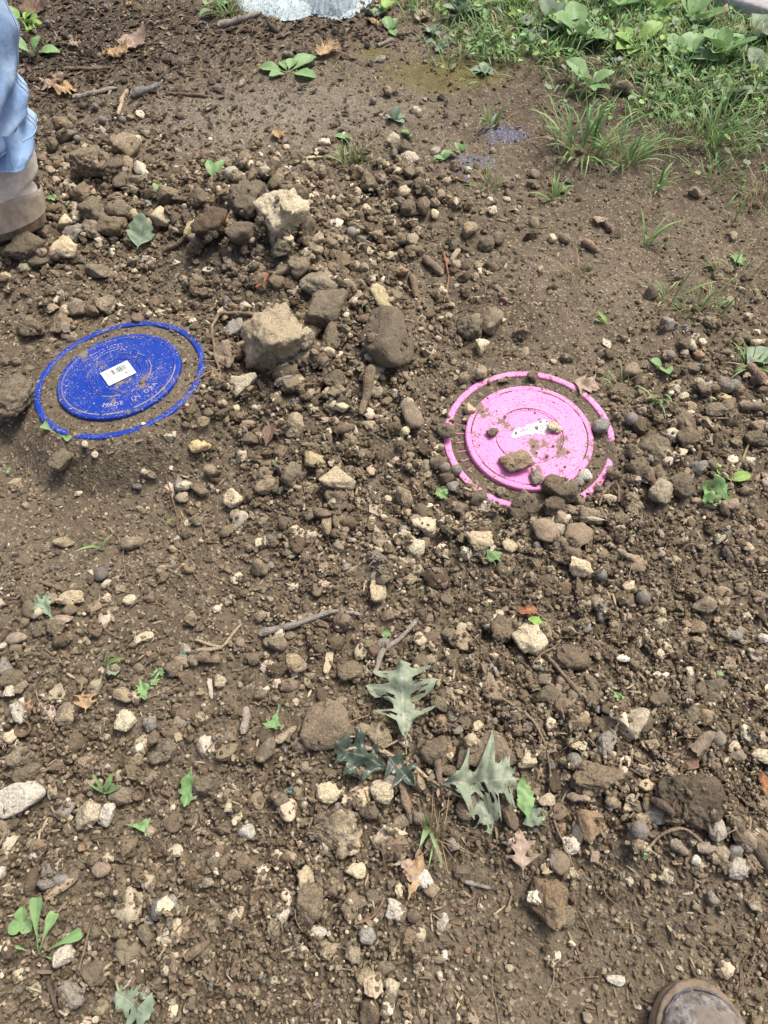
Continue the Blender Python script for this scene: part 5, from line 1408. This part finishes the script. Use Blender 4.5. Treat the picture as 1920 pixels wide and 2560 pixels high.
# ------------------------------------------------------------------ twigs, sticks and roots
GT, BT, PT = (.30, .275, .235), (.21, .16, .11), (.42, .34, .23)
TW = [('twig', 'curved grey twig lying left of centre', [(652, 1587), (736, 1566), (825, 1529), (902, 1538)], .0058, .0026, GT, [[(700, 1574), (712, 1555)]]),
 ('twig', 'grey twig running up from the upright oak leaf', [(937, 1685), (956, 1627), (1010, 1592), (1041, 1546)], .0046, .0034, GT, []),
 ('stick', 'thick brown stick left of the pink lid, pointing down', [(925, 925), (918, 975), (903, 1040)], .0105, .006, (.22, .17, .115), []),
 ('stick', 'short brown stick among pebbles between the lids', [(842, 1085), (885, 1072)], .0085, .007, BT, []),
 ('stick', 'short grey stick in the centre of the pebble field', [(690, 965), (735, 945)], .005, .004, GT, []),
 ('stick', 'knobbly short stick above the blocky brown clod', [(1030, 690), (1040, 745)], .009, .007, BT, []),
 ('stick', 'thick grey-brown stick in the pebbles, upper middle', [(1060, 650), (1105, 690)], .010, .007, (.24, .19, .135), []),
 ('root', 'reddish root hanging down the slope right of the clods', [(1109, 630), (1122, 698), (1109, 756)], .0030, .0018, (.30, .16, .10), []),
 ('root', 'pale branching root between the blue lid and the tan rock', [(645, 792), (548, 783), (527, 814), (536, 887), (550, 930)], .0040, .0022, (.28, .21, .14), [[(550, 925), (510, 940), (465, 965)], [(540, 905), (505, 905)]]),
 ('root', 'thin root lying across the blocky brown clod', [(890, 860), (940, 843), (980, 833), (1010, 832)], .0016, .001, PT, []),
 ('root', 'long thin root running down below the blue lid', [(412, 1190), (440, 1280), (455, 1369), (490, 1446), (521, 1492)], .0017, .0012, (.22, .15, .10), []),
 ('twig', 'forked pale twig left of centre', [(602, 1562), (559, 1623), (494, 1627)], .0026, .0036, PT, [[(559, 1623), (520, 1612), (490, 1600)]]),
 ('twig', 'short dark twig in the left gravel', [(100, 1455), (170, 1480)], .0032, .0026, BT, []),
 ('stick', 'pale short stick standing in gravel left of the brown clod', [(615, 1773), (612, 1835)], .0065, .006, (.36, .31, .25), []),
 ('wood_chip', 'light split wood chip left of the large brown clod', [(690, 1855), (738, 1820)], .007, .005, PT, []),
 ('stem', 'dry thin stem leaning left of centre', [(719, 1454), (806, 1322)], .0014, .0010, BT, []),
 ('root', 'long root curving down the right of the pale lobed leaf', [(1203, 1660), (1234, 1731), (1290, 1766), (1342, 1809), (1373, 1913), (1376, 1997), (1373, 2032), (1407, 2105), (1434, 2167)], .0022, .0014, (.30, .23, .155), []),
 ('stem', 'pale bent stem joining the dark leaf and the pale lobed leaf', [(839, 1878), (900, 1870), (949, 1874), (1026, 1913), (1095, 1965), (1205, 2020)], .0036, .0018, PT, [[(949, 1874), (1000, 1850), (1010, 1830)]]),
 ('root', 'thin root reaching from the brown clod to the oak leaf', [(780, 1850), (850, 1820), (905, 1790), (965, 1790)], .0014, .0012, (.34, .24, .16), []),
 ('twig', 'brown twig below the cream-yellow stone', [(1365, 1635), (1407, 1685), (1454, 1743)], .0030, .0036, (.24, .18, .13), []),
 ('stick', 'pale stick in the gravel below the smooth brown stones', [(1542, 1376), (1590, 1405)], .0055, .005, (.36, .30, .22), []),
 ('stick', 'thick rough bark stick at the right near a nut', [(1728, 1885), (1775, 1835)], .0105, .008, (.26, .21, .155), []),
 ('stick', 'pale wood sliver above the bare smooth soil', [(1418, 1992), (1472, 2000)], .0055, .004, (.36, .29, .21), []),
 ('stick', 'short pale stick right of the curved root', [(1742, 2121), (1783, 2121)], .007, .006, (.36, .31, .24), []),
 ('stick', 'short grey-tan stick under the curved root', [(1680, 2108), (1716, 2130)], .007, .006, (.33, .28, .21), []),
 ('stick', 'dark wood stick at the right edge below stones', [(1885, 2110), (1920, 2185)], .007, .006, (.13, .105, .08), []),
 ('stick', 'dark stick leading to the biggest dark clod', [(1625, 2000), (1675, 2040)], .006, .005, (.13, .10, .075), []),
 ('root', 'curved root with a green leaf at its end, lower right', [(1760, 2110), (1716, 2065), (1666, 2074), (1612, 2132)], .0022, .0020, (.28, .22, .15), []),
 ('twig', 'thin straight twig beside the clod at the lower left', [(228, 2306), (212, 2375), (197, 2441)], .0024, .0020, BT, []),
 ('twig', 'dark twig at the bottom left corner', [(123, 2449), (149, 2541)], .0030, .0030, (.13, .10, .075), []),
 ('twig', 'pale twig over the spotted grey stone', [(278, 2406), (240, 2440), (210, 2476)], .0024, .0020, PT, [[(240, 2440), (232, 2425)]]),
 ('wood_chip', 'dark split wood chip at the lower left', [(462, 2395), (522, 2355)], .0075, .004, BT, []),
 ('root', 'forked brown root in the lower middle', [(885, 2310), (925, 2300), (955, 2265), (962, 2235)], .0022, .0018, (.24, .16, .11), [[(910, 2303), (922, 2285)]]),
 ('twig', 'short grey twig on smooth soil', [(1161, 2202), (1226, 2221)], .0034, .0026, GT, []),
 ('stick', 'bark strip standing below the dark glossy leaf', [(1000, 1945), (1015, 2010), (1030, 2060)], .006, .004, (.24, .185, .13), []),
 ('stick', 'second bark strip right of the dry stems', [(1090, 1900), (1100, 1960)], .006, .004, (.22, .17, .125), []),
 ('stick', 'grey stick in front of the towel', [(546, 71), (600, 55), (655, 35)], .010, .007, GT, []),
 ('twig', 'dark twig in the litter right of the knee', [(162, 177), (220, 176), (278, 172)], .006, .004, BT, []),
 ('twig', 'grey twig below the dark twig in the litter', [(181, 247), (240, 235), (293, 222)], .006, .005, GT, []),
 ('stick', 'pale peeled stick standing in the litter', [(320, 228), (305, 255), (297, 290)], .006, .005, PT, []),
 ('bark', 'strip of grey bark in the litter', [(330, 245), (365, 232), (400, 215)], .012, .006, (.20, .20, .18), []),
 ('twig', 'dark twig at the edge of the packed path', [(419, 235), (470, 240), (521, 243)], .005, .004, BT, []),
 ('stick', 'short stick on bare soil above the dry tuft', [(1506, 556), (1528, 582)], .008, .007, (.24, .185, .135), []),
 ('stick', 'thick short stick on bare soil, left of the arching grass', [(1458, 608), (1495, 634)], .009, .007, (.27, .20, .14), []),
 ('stick', 'pale stick on moss at the top', [(945, 118), (985, 102)], .007, .005, GT, []),
 ('stick', 'stick lying at the right edge above dark stone', [(1868, 918), (1905, 962)], .008, .009, (.27, .20, .14), []),
 ('stick', 'short grey wood piece at the right edge', [(1848, 1018), (1900, 1020)], .008, .008, (.30, .25, .19), []),
 ('twig', 'bent twig below the pink lid at right', [(1500, 1265), (1505, 1235), (1540, 1200)], .0024, .0022, (.25, .19, .13), []),
 ('twig', 'second bent twig ending at the same stone', [(1548, 1255), (1548, 1215), (1540, 1200)], .0024, .0022, (.25, .19, .13), []),
 ('twig', 'pale curling root below the left of the pink lid', [(1165, 1295), (1185, 1272), (1222, 1280)], .0022, .0016, PT, []),
 ('twig', 'thin twig across the right gravel', [(1670, 1056), (1740, 1040), (1830, 1048)], .0016, .0012, PT, []),
 ('stem', 'thin green-brown stem of the cut sprig', [(1872, 1110), (1850, 1160), (1828, 1205)], .0022, .0022, (.30, .30, .15), []),
 ('stick', 'stick on clods below the boot', [(415, 628), (468, 590)], .007, .005, BT, []),
 ('earthworm', 'reddish earthworm-like root in the clod pile', [(640, 720), (662, 710), (672, 685)], .0036, .0028, (.36, .13, .09), []),
 ('stick', 'pale root stump beside the earthworm-like root', [(685, 688), (722, 678), (742, 655)], .006, .004, PT, []),
 ('twig', 'dark rotten stick at the left edge below the white stone row', [(80, 2235), (92, 2170)], .007, .006, (.13, .10, .07), [])]
for i, (nm, lb, px, r0, r1, c, fk) in enumerate(TW):
    lay_twig(nm if nm != 'earthworm' else 'root', lb, {'wood_chip': 'wood chip', 'earthworm': 'root'}.get(nm, nm), px, r0, r1, c, fk, None, 0, 500 + i)

# acorn cups: little rings standing open
for i, (u, v, w, lb) in enumerate(((62, 1824, 34, 'empty acorn cup ring at the left edge'), (347, 1986, 28, 'empty acorn cup beside the brown clod at left'), (1141, 1770, 28, 'empty acorn cup right of the upright oak leaf'), (1000, 1160, 16, 'tiny acorn cup ring between the lids'))):
    x, y, z = spot(u, v); dist = math.sqrt(x * x + y * y + (1 - z) ** 2); R_ = w * dist / FPX / 2
    V, F = lathe([(R_ * .12, -.35 * R_), (R_ * .7, -.25 * R_), (R_ * .82, .25 * R_), (R_ * .9, .5 * R_), (R_ * 1.0, .42 * R_), (R_ * .98, -.1 * R_), (R_ * .7, -.6 * R_), (R_ * .1, -.75 * R_)], 20)
    V = V * (1 + .05 * fbm3(V * 300, i, 2))[:, None]
    me = mesh_np('acorn_cup', V, F); colattr(me, np.tile([.20, .145, .10, 1], (len(V), 1)))
    o = link('acorn_cup', me, M['twig']); o.location = (x, y, z + R_ * .35); o.rotation_euler = (.25, .15 * i, i)
    tag(o, lb, 'acorn cup', 'acorn cups')

# ------------------------------------------------------------------ towel at the far edge, with a rock and a dead leaf on it
M['terry'] = plain_mat('terry_cloth', (.50, .61, .63), (.66, .75, .76), 420, .95, .1, .9, .003)
def towel_layer(name, front, depth, zoff, seed, parent, roll=.012):
    P = [spot(u, v) for u, v in front]
    Q = smooth_path(P, 110)
    nd = 70; V = []
    nrm_ = []
    for i in range(len(Q)):
        for j in range(nd):
            t = j / (nd - 1)
            x = Q[i, 0] + .04 * t * math.sin(i * .05); y = Q[i, 1] + t * depth
            g = float(sample(TOPW, x, y)) if y < Y1 - .02 else 0.0
            z = g + zoff * min(1, .25 + t * 6) + .022 * max(0, float(vnoise(np.array([[x * 9, y * 11, seed]]), seed)[0])) * min(1, t * 5) + .010 * math.sin(min(1, t * 9) * math.pi / 2)
            V.append((x, y, z))
    V = np.array(V)
    V[:, 2] += .0022 * fbm3(V * np.array([260, 260, 50]), seed, 2)
    V[:, 1] += .003 * fbm3(V * np.array([200, 60, 50]), seed + 1, 2)
    base = V[0].copy() if parent is None else np.zeros(3)
    me = mesh_np(name, V - base, grid_faces(len(Q), nd))
    o = link(name, me, M['terry'], parent)
    # pile of the terry cloth: short loops standing along the surface
    r_ = np.random.default_rng(seed); k = 9000
    idx = r_.integers(0, len(V), k); B = V[idx] - base + r_.normal(size=(k, 3)) * np.array([.002, .002, .0002])
    d = r_.normal(size=(k, 3)) * .0022; d[:, 2] = np.abs(d[:, 2]) + .0022; d[:, 1] -= .001
    s = r_.normal(size=(k, 3)) * .0008
    W = np.stack([B - s, B + s, B + d], 1).reshape(-1, 3)
    f = link('pile', mesh_np('pile', W, np.arange(3 * k).reshape(-1, 3)), M['terry'], o); f['kind'] = 'stuff'
    if parent is None: o.location = base
    return o, base
tw, tbase = towel_layer('towel', [(590, 8), (605, 30), (650, 34), (690, 54), (745, 52), (775, 40), (840, 52), (880, 46), (900, 30), (930, 8)], .42, .006, 3, None)
tag(tw, 'pale blue-white terry towel lying crumpled at the top edge', 'towel')
fold, fbase = towel_layer('folded_corner', [(690, 4), (720, 14), (760, 30), (800, 42), (850, 46), (885, 34), (905, 12)], .30, .026, 9, None)
fold.parent = tw
fold.location = Vector(fbase) - Vector(tbase)

def loose_rock(u, v, wm, dm, zm, code, dz, name, label, cat, seed):
    x, y, z = spot(u, v)
    V, F = rock_verts(COLS[code][2], seed, 4)
    o = link(name, mesh_np(name, V * np.array([wm, dm, zm]) / 2, F), M[{'stone': 'stone', 'clod': 'clod', 'smooth': 'smooth', 'nut': 'nut'}[COLS[code][2]]])
    o.location = (x, y, z + dz + zm * .4); o.color = (*COLS[code][0], COLS[code][1]); tag(o, label, cat)
loose_rock(862, 18, .05, .05, .05, 't', .038, 'stone', 'tan rock lying on the towel', 'stone', 77)

# ------------------------------------------------------------------ boots and jeans
def leather(name, c1, c2, mud, mudamt, scale=40):
    m, nt, b = new_mat(name, .75, .3)
    p = objvec(nt)
    c = ramp(nt, noise(nt, p, scale, 7, .75), [(.40, c1), (.60, c2)])
    c = mix(nt, ramp(nt, noise(nt, p, 28, 7, .7), [(.62 - mudamt * .3, grey(0)), (.72 - mudamt * .3, grey(.85))]), c, mud)
    c = mix(nt, ramp(nt, noise(nt, p, 240, 4, .7), [(.5, grey(0)), (.75, grey(.5))]), c, mix(nt, .5, mud, c1))
    nt.links.new(c, b.inputs['Base Color'])
    n1 = bump(nt, b, noise(nt, p, 60, 6, .6), .5, .003)
    bump(nt, b, noise(nt, p, 420, 3, .6), .35, .0008, n1)
    return m
M['boot_brown'] = leather('muddy_brown_leather', (.30, .245, .18), (.46, .39, .30), (.46, .39, .30), .35)
M['boot_pale'] = leather('dusty_pale_suede', (.58, .52, .44), (.76, .70, .61), (.42, .35, .27), .0)
M['sole'] = leather('muddy_rubber_sole', (.30, .22, .14), (.44, .34, .24), (.20, .15, .10), .3)
M['welt'] = leather('worn_brown_welt', (.12, .085, .055), (.20, .15, .10), (.19, .16, .13), .4, 70)
M['scuffed'] = leather('scuffed_whitened_leather', (.065, .055, .047), (.27, .255, .245), (.16, .135, .11), .35, 85)
M['bluecord'] = plain_mat('navy_cord', (.04, .05, .075), (.16, .14, .13), 200, .6, .3, .4)
M['lace'] = plain_mat('dusty_lace', (.33, .29, .24), (.45, .40, .33), 150, .9, .1, .5)

HWX = [0, .012, .04, .1, .2, .32, .45, .58, .70, .80, .88, .94, .975, .993, 1.0]
HWY = [0, .016, .028, .037, .039, .037, .040, .047, .0525, .0525, .047, .037, .025, .013, 0]
def boot_outline(L, extra, wscale=1.0, n_=64):
    t = (1 - np.cos(np.linspace(0, np.pi, n_))) / 2
    hw = np.interp(t, HWX, HWY) * wscale
    hw[1:-1] = .25 * hw[:-2] + .5 * hw[1:-1] + .25 * hw[2:]
    x = t * L
    up = np.stack([x, hw], -1); dn = np.stack([x[::-1], -hw[::-1]], -1)[1:-1]
    P = np.concatenate([up, dn])
    c = np.array([L * .5, 0]); d = P - c
    return P + extra * d / (np.linalg.norm(d, axis=1, keepdims=True) + 1e-9)

def slab_mesh(name, rings, cap=True):
    n_ = len(rings[0][0]); V = np.concatenate([np.c_[P, np.full(n_, z)] for P, z in rings])
    V[:, 2] += .0015 * fbm3(V * 45, 3, 3); V[:, :2] += .0012 * fbm3(V * 60, 4, 2)[:, None]
    F = [list(f) for f in grid_faces(len(rings), n_, True)]
    if cap: F += [list(range(n_))[::-1], list(range((len(rings) - 1) * n_, len(rings) * n_))]
    return mesh_np(name, V, F)

def boot(parent, L, ws, low, high, shaft_h=.21, lean=(0, 0)):
    o_ = boot_outline
    ux = np.linspace(0, 1, 60)
    t = (1 - np.cos(ux * np.pi)) / 2
    hw = np.interp(t, HWX, HWY) * ws; hw[1:-1] = .25 * hw[:-2] + .5 * hw[1:-1] + .25 * hw[2:]
    ht = np.interp(t, [0, .01, .03, .25, .36, .46, .56, .66, .76, .86, .93, .97, .99, 1], [.060, .075, .085, .090, .120, .118, .098, .082, .074, .066, .055, .042, .034, .030])
    ns = 25; V = []
    for i in range(60):
        for j in range(ns):
            a = math.pi * j / (ns - 1)
            cx, sx = math.cos(a), math.sin(a)
            yy = hw[i] * math.copysign(abs(cx) ** .72, cx); zz = .030 + (ht[i] - .030) * abs(sx) ** .72
            V.append((t[i] * (L - .008) + .004, yy, zz))
    V = np.array(V)
    crease = .002 * np.sin(V[:, 0] * 150 + V[:, 1] * 30) * np.exp(-((V[:, 0] / L - .62) / .07) ** 2)
    V[:, 2] += crease + .0012 * fbm3(V * 40, 5, 3)
    up = link('boot', mesh_np('boot', V, grid_faces(60, ns)), low, parent)
    # shaft
    V = []; nz, na = 26, 40
    for i in range(nz):
        z = .055 + (shaft_h - .055) * i / (nz - 1)
        cx = .072 + .006 * math.sin(i * .4); rx = .082 + .003 * math.sin(i * .9); ry = (.050 + .008 * i / nz) * ws
        if z < .09: rx *= .93
        for j in range(na):
            a = 2 * math.pi * j / na
            k = 1 + .02 * math.sin(i * 1.3 + 2 * math.cos(a))
            V.append((cx + rx * math.cos(a) * k, ry * math.sin(a) * k, z))
    V = np.array(V); V += (.0016 * fbm3(V * 40, 8, 3))[:, None] * np.array([1, 1, .3])
    V[:, 0] += lean[0] * (V[:, 2] - .03); V[:, 1] += lean[1] * (V[:, 2] - .03)
    link('shaft', mesh_np('shaft', V, grid_faces(nz, na, True)), high, up)
    # heel counter: darker leather wrapped round the back, with a stepped top edge
    V = []; na2, nz2 = 40, 10
    for i in range(nz2):
        z = .028 + .040 * i / (nz2 - 1)
        for j in range(na2):
            a = math.pi * (.36 + 1.28 * j / (na2 - 1))
            q = .003 + (.0 if i < nz2 - 1 else -.003)
            top = z + (.018 * abs(math.sin(a)) ** 2 if i > nz2 // 2 else 0) * (i / nz2)
            V.append((.080 + (.090 + q) * math.cos(a), (.052 * ws + q) * math.sin(a), top))
    V = np.array(V); V[:, 0] += lean[0] * (V[:, 2] - .03); V[:, 1] += lean[1] * (V[:, 2] - .03)
    link('heel_counter', mesh_np('heel_counter', V, grid_faces(nz2, na2)), M['boot_brown'], up)
    # laces / flap on the instep
    for k in range(3):
        z = .125 + .022 * k
        q = [(.150 + .012 * math.cos(s * 3), s * .038 * ws, z + .003 * math.sin(s * 5 + k)) for s in np.linspace(-1, 1, 12)]
        v, f = tube(q, np.full(12, .003), 6, k)
        link('lace', mesh_np('lace', v, f), M['lace'], up)
    # sole with heel block and welt
    so = slab_mesh('sole', [(o_(L, -.001, ws), 0.0), (o_(L, .003, ws), .004), (o_(L, .004, ws), .018), (o_(L, .003, ws), .026)])
    link('sole', so, M['sole'], up)
    we = slab_mesh('welt', [(o_(L, .002, ws), .0262), (o_(L, .0048, ws), .0272), (o_(L, .0048, ws), .0325), (o_(L, .002, ws), .0345)])
    link('welt', we, M['welt'], up)
    return up

M['denim'], nt, b = new_mat('faded_denim', .92, .15)
p = objvec(nt)
c = ramp(nt, noise(nt, p, 16, 6, .62), [(.36, (.09, .20, .42)), (.5, (.20, .36, .60)), (.64, (.40, .55, .74))])
wv = N(nt, 'ShaderNodeTexWave', i_Scale=240.0, i_Distortion=1.5, i_Detail=2.0, bands_direction='DIAGONAL'); nt.links.new(p, wv.inputs['Vector'])
c = mix(nt, math_(nt, 'MULTIPLY', noise(nt, p, 300, 3, .7), .6), c, (.42, .52, .64))
c = mix(nt, math_(nt, 'MULTIPLY', wv.outputs['Fac'], .18), c, (.06, .12, .26))
c = mix(nt, ramp(nt, noise(nt, p, 9, 5, .6), [(.60, grey(0)), (.72, grey(.5))]), c, (.36, .30, .24))
nt.links.new(c, b.inputs['Base Color'])
n1 = bump(nt, b, wv.outputs['Fac'], .25, .0006)
bump(nt, b, noise(nt, p, 90, 5, .6), .4, .003, n1)

def jeans(parent, cx, z0, z1, seed, seam_az, lean=(0, 0)):
    nz, na = 150, 96; V = []
    Z = np.linspace(0, 1, nz); A_ = np.linspace(0, 2 * np.pi, na, endpoint=False)
    ZZ, AA = np.meshgrid(Z, A_, indexing='ij')
    z = z0 + (z1 - z0) * ZZ
    rx = np.interp(z, [.10, .16, .30, .50, .90], [.088, .092, .092, .096, .108]); ry = np.interp(z, [.10, .16, .30, .50, .90], [.062, .066, .074, .085, .10])
    hem = np.exp(-((z - z0) / .14) ** 2)
    ph = fbm3(np.stack([np.cos(AA) * 1.1, np.sin(AA) * 1.1, z * 5], -1), seed, 3)
    fold = np.sin(z * 95 + 2.2 * np.sin(AA + 1.0) + 2.6 * ph)
    fold2 = np.sin(z * 42 - 1.6 * np.cos(AA * 2 + .6) + 2.0 * ph + 1.0)
    d = .0105 * hem * np.sign(fold) * np.abs(fold) ** .8 + .010 * fold2 * (.5 + .5 * ph) + .010 * ph
    d += .010 * np.exp(-((z - z0 - .10) / .012) ** 2) * (np.cos(AA - .3) > 0) - .006 * np.exp(-((z - z0 - .078) / .010) ** 2)
    d += .0035 * np.exp(-((z - z0 - .010) / .008) ** 2)
    X = cx + (rx + d) * np.cos(AA) ; Y = (ry + d) * np.sin(AA)
    zz = z - .016 * np.cos(AA + .4) * hem + .004 * ph * hem
    cxl = cx
    V = np.stack([X, Y, zz], -1).reshape(-1, 3)
    F = [list(f) for f in grid_faces(nz, na, True)]
    # turned-in hem so the cuff shows thickness
    r0 = V[:na]; inner = r0.copy(); inner[:, 0] = cx + (r0[:, 0] - cx) * .965; inner[:, 1] *= .96; inn2 = inner.copy(); inn2[:, 2] += .06
    b0 = len(V); V = np.concatenate([V, inner, inn2])
    for j in range(na):
        k = (j + 1) % na
        F += [[j, b0 + j, b0 + k, k][::-1], [b0 + j, b0 + na + j, b0 + na + k, b0 + k][::-1]]
    F.append(list(range((nz - 1) * na, nz * na)))
    def shear(W):
        W = W.copy(); W[..., 0] += lean[0] * (W[..., 2] - .05); W[..., 1] += lean[1] * (W[..., 2] - .05); return W
    leg = link('jeans', mesh_np('jeans', shear(V), F), M['denim'], parent)
    V = V[:nz * na].reshape(nz, na, 3)
    for nm, off in (('seam', 0), ('seam', 2)):
        j = int((seam_az % (2 * math.pi)) / (2 * math.pi) * na) + off
        P = V[:, j % na].copy(); dirn = P - np.array([cx, 0, 0]); dirn[:, 2] = 0; dirn /= np.linalg.norm(dirn, axis=1, keepdims=True)
        v, f = tube(shear(P + dirn * .0004), np.full(nz, .0013), 5, 2)
        link(nm, mesh_np(nm, v, f), M['denim_seam'], leg)
    v, f = tube(shear(V[6][list(range(na)) + [0]]), np.full(na + 1, .0012), 5, 3)
    link('hem_stitching', mesh_np('hem_stitching', v, f), M['denim_seam'], leg)
    return leg
M['denim_seam'] = plain_mat('pale_denim_seam', (.30, .40, .54), (.46, .55, .66), 300, .9, .1, .6)

hx, hy = ground_point(118, 552, .035); qx, qy = ground_point(0, 590, .035)
th = math.atan2(qy - hy, qx - hx)
per = empty('person', (hx, hy, float(sample(TOPW, hx + .1 * math.cos(th), hy + .1 * math.sin(th))) + .020), th)
tag(per, 'leg in faded blue jeans and muddy brown work boot at the left edge', 'person')
LEAN = (.11 * math.cos(th) + .30 * math.sin(th), -.11 * math.sin(th) + .30 * math.cos(th))
boot(per, .31, 1.0, M['boot_brown'], M['boot_pale'], .20, LEAN)
jeans(per, .068, .132, .95, 4, math.radians(160), LEAN)

tx_, ty_ = ground_point(1722, 2458, .03)
th2 = math.radians(92)
per2 = empty('person', (tx_ - .33 * math.cos(th2), ty_ - .33 * math.sin(th2), float(sample(TOPW, tx_, ty_ - .05)) + .002), th2)
tag(per2, "scuffed brown work boot toe of the onlooker at the bottom right corner", 'person')
b2 = boot(per2, .33, 1.04, M['scuffed'], M['boot_brown'], .20)
V, F = [], []
P = boot_outline(.33, -.004, 1.04); keep = [i for i in range(len(P)) if P[i, 0] > .33 * .72]
keep.sort(key=lambda i: math.atan2(P[i, 1], P[i, 0] - .2))
q = [(P[i, 0], P[i, 1], .0375) for i in keep]
v, f = tube(q, np.full(len(q), .0013) * (1 + .5 * np.sin(np.arange(len(q)) * 1.7)), 6, 1)
link('blue_cord', mesh_np('blue_cord', v, f), M['bluecord'], b2)
jeans(per2, .088, .14, .62, 14, math.radians(60))
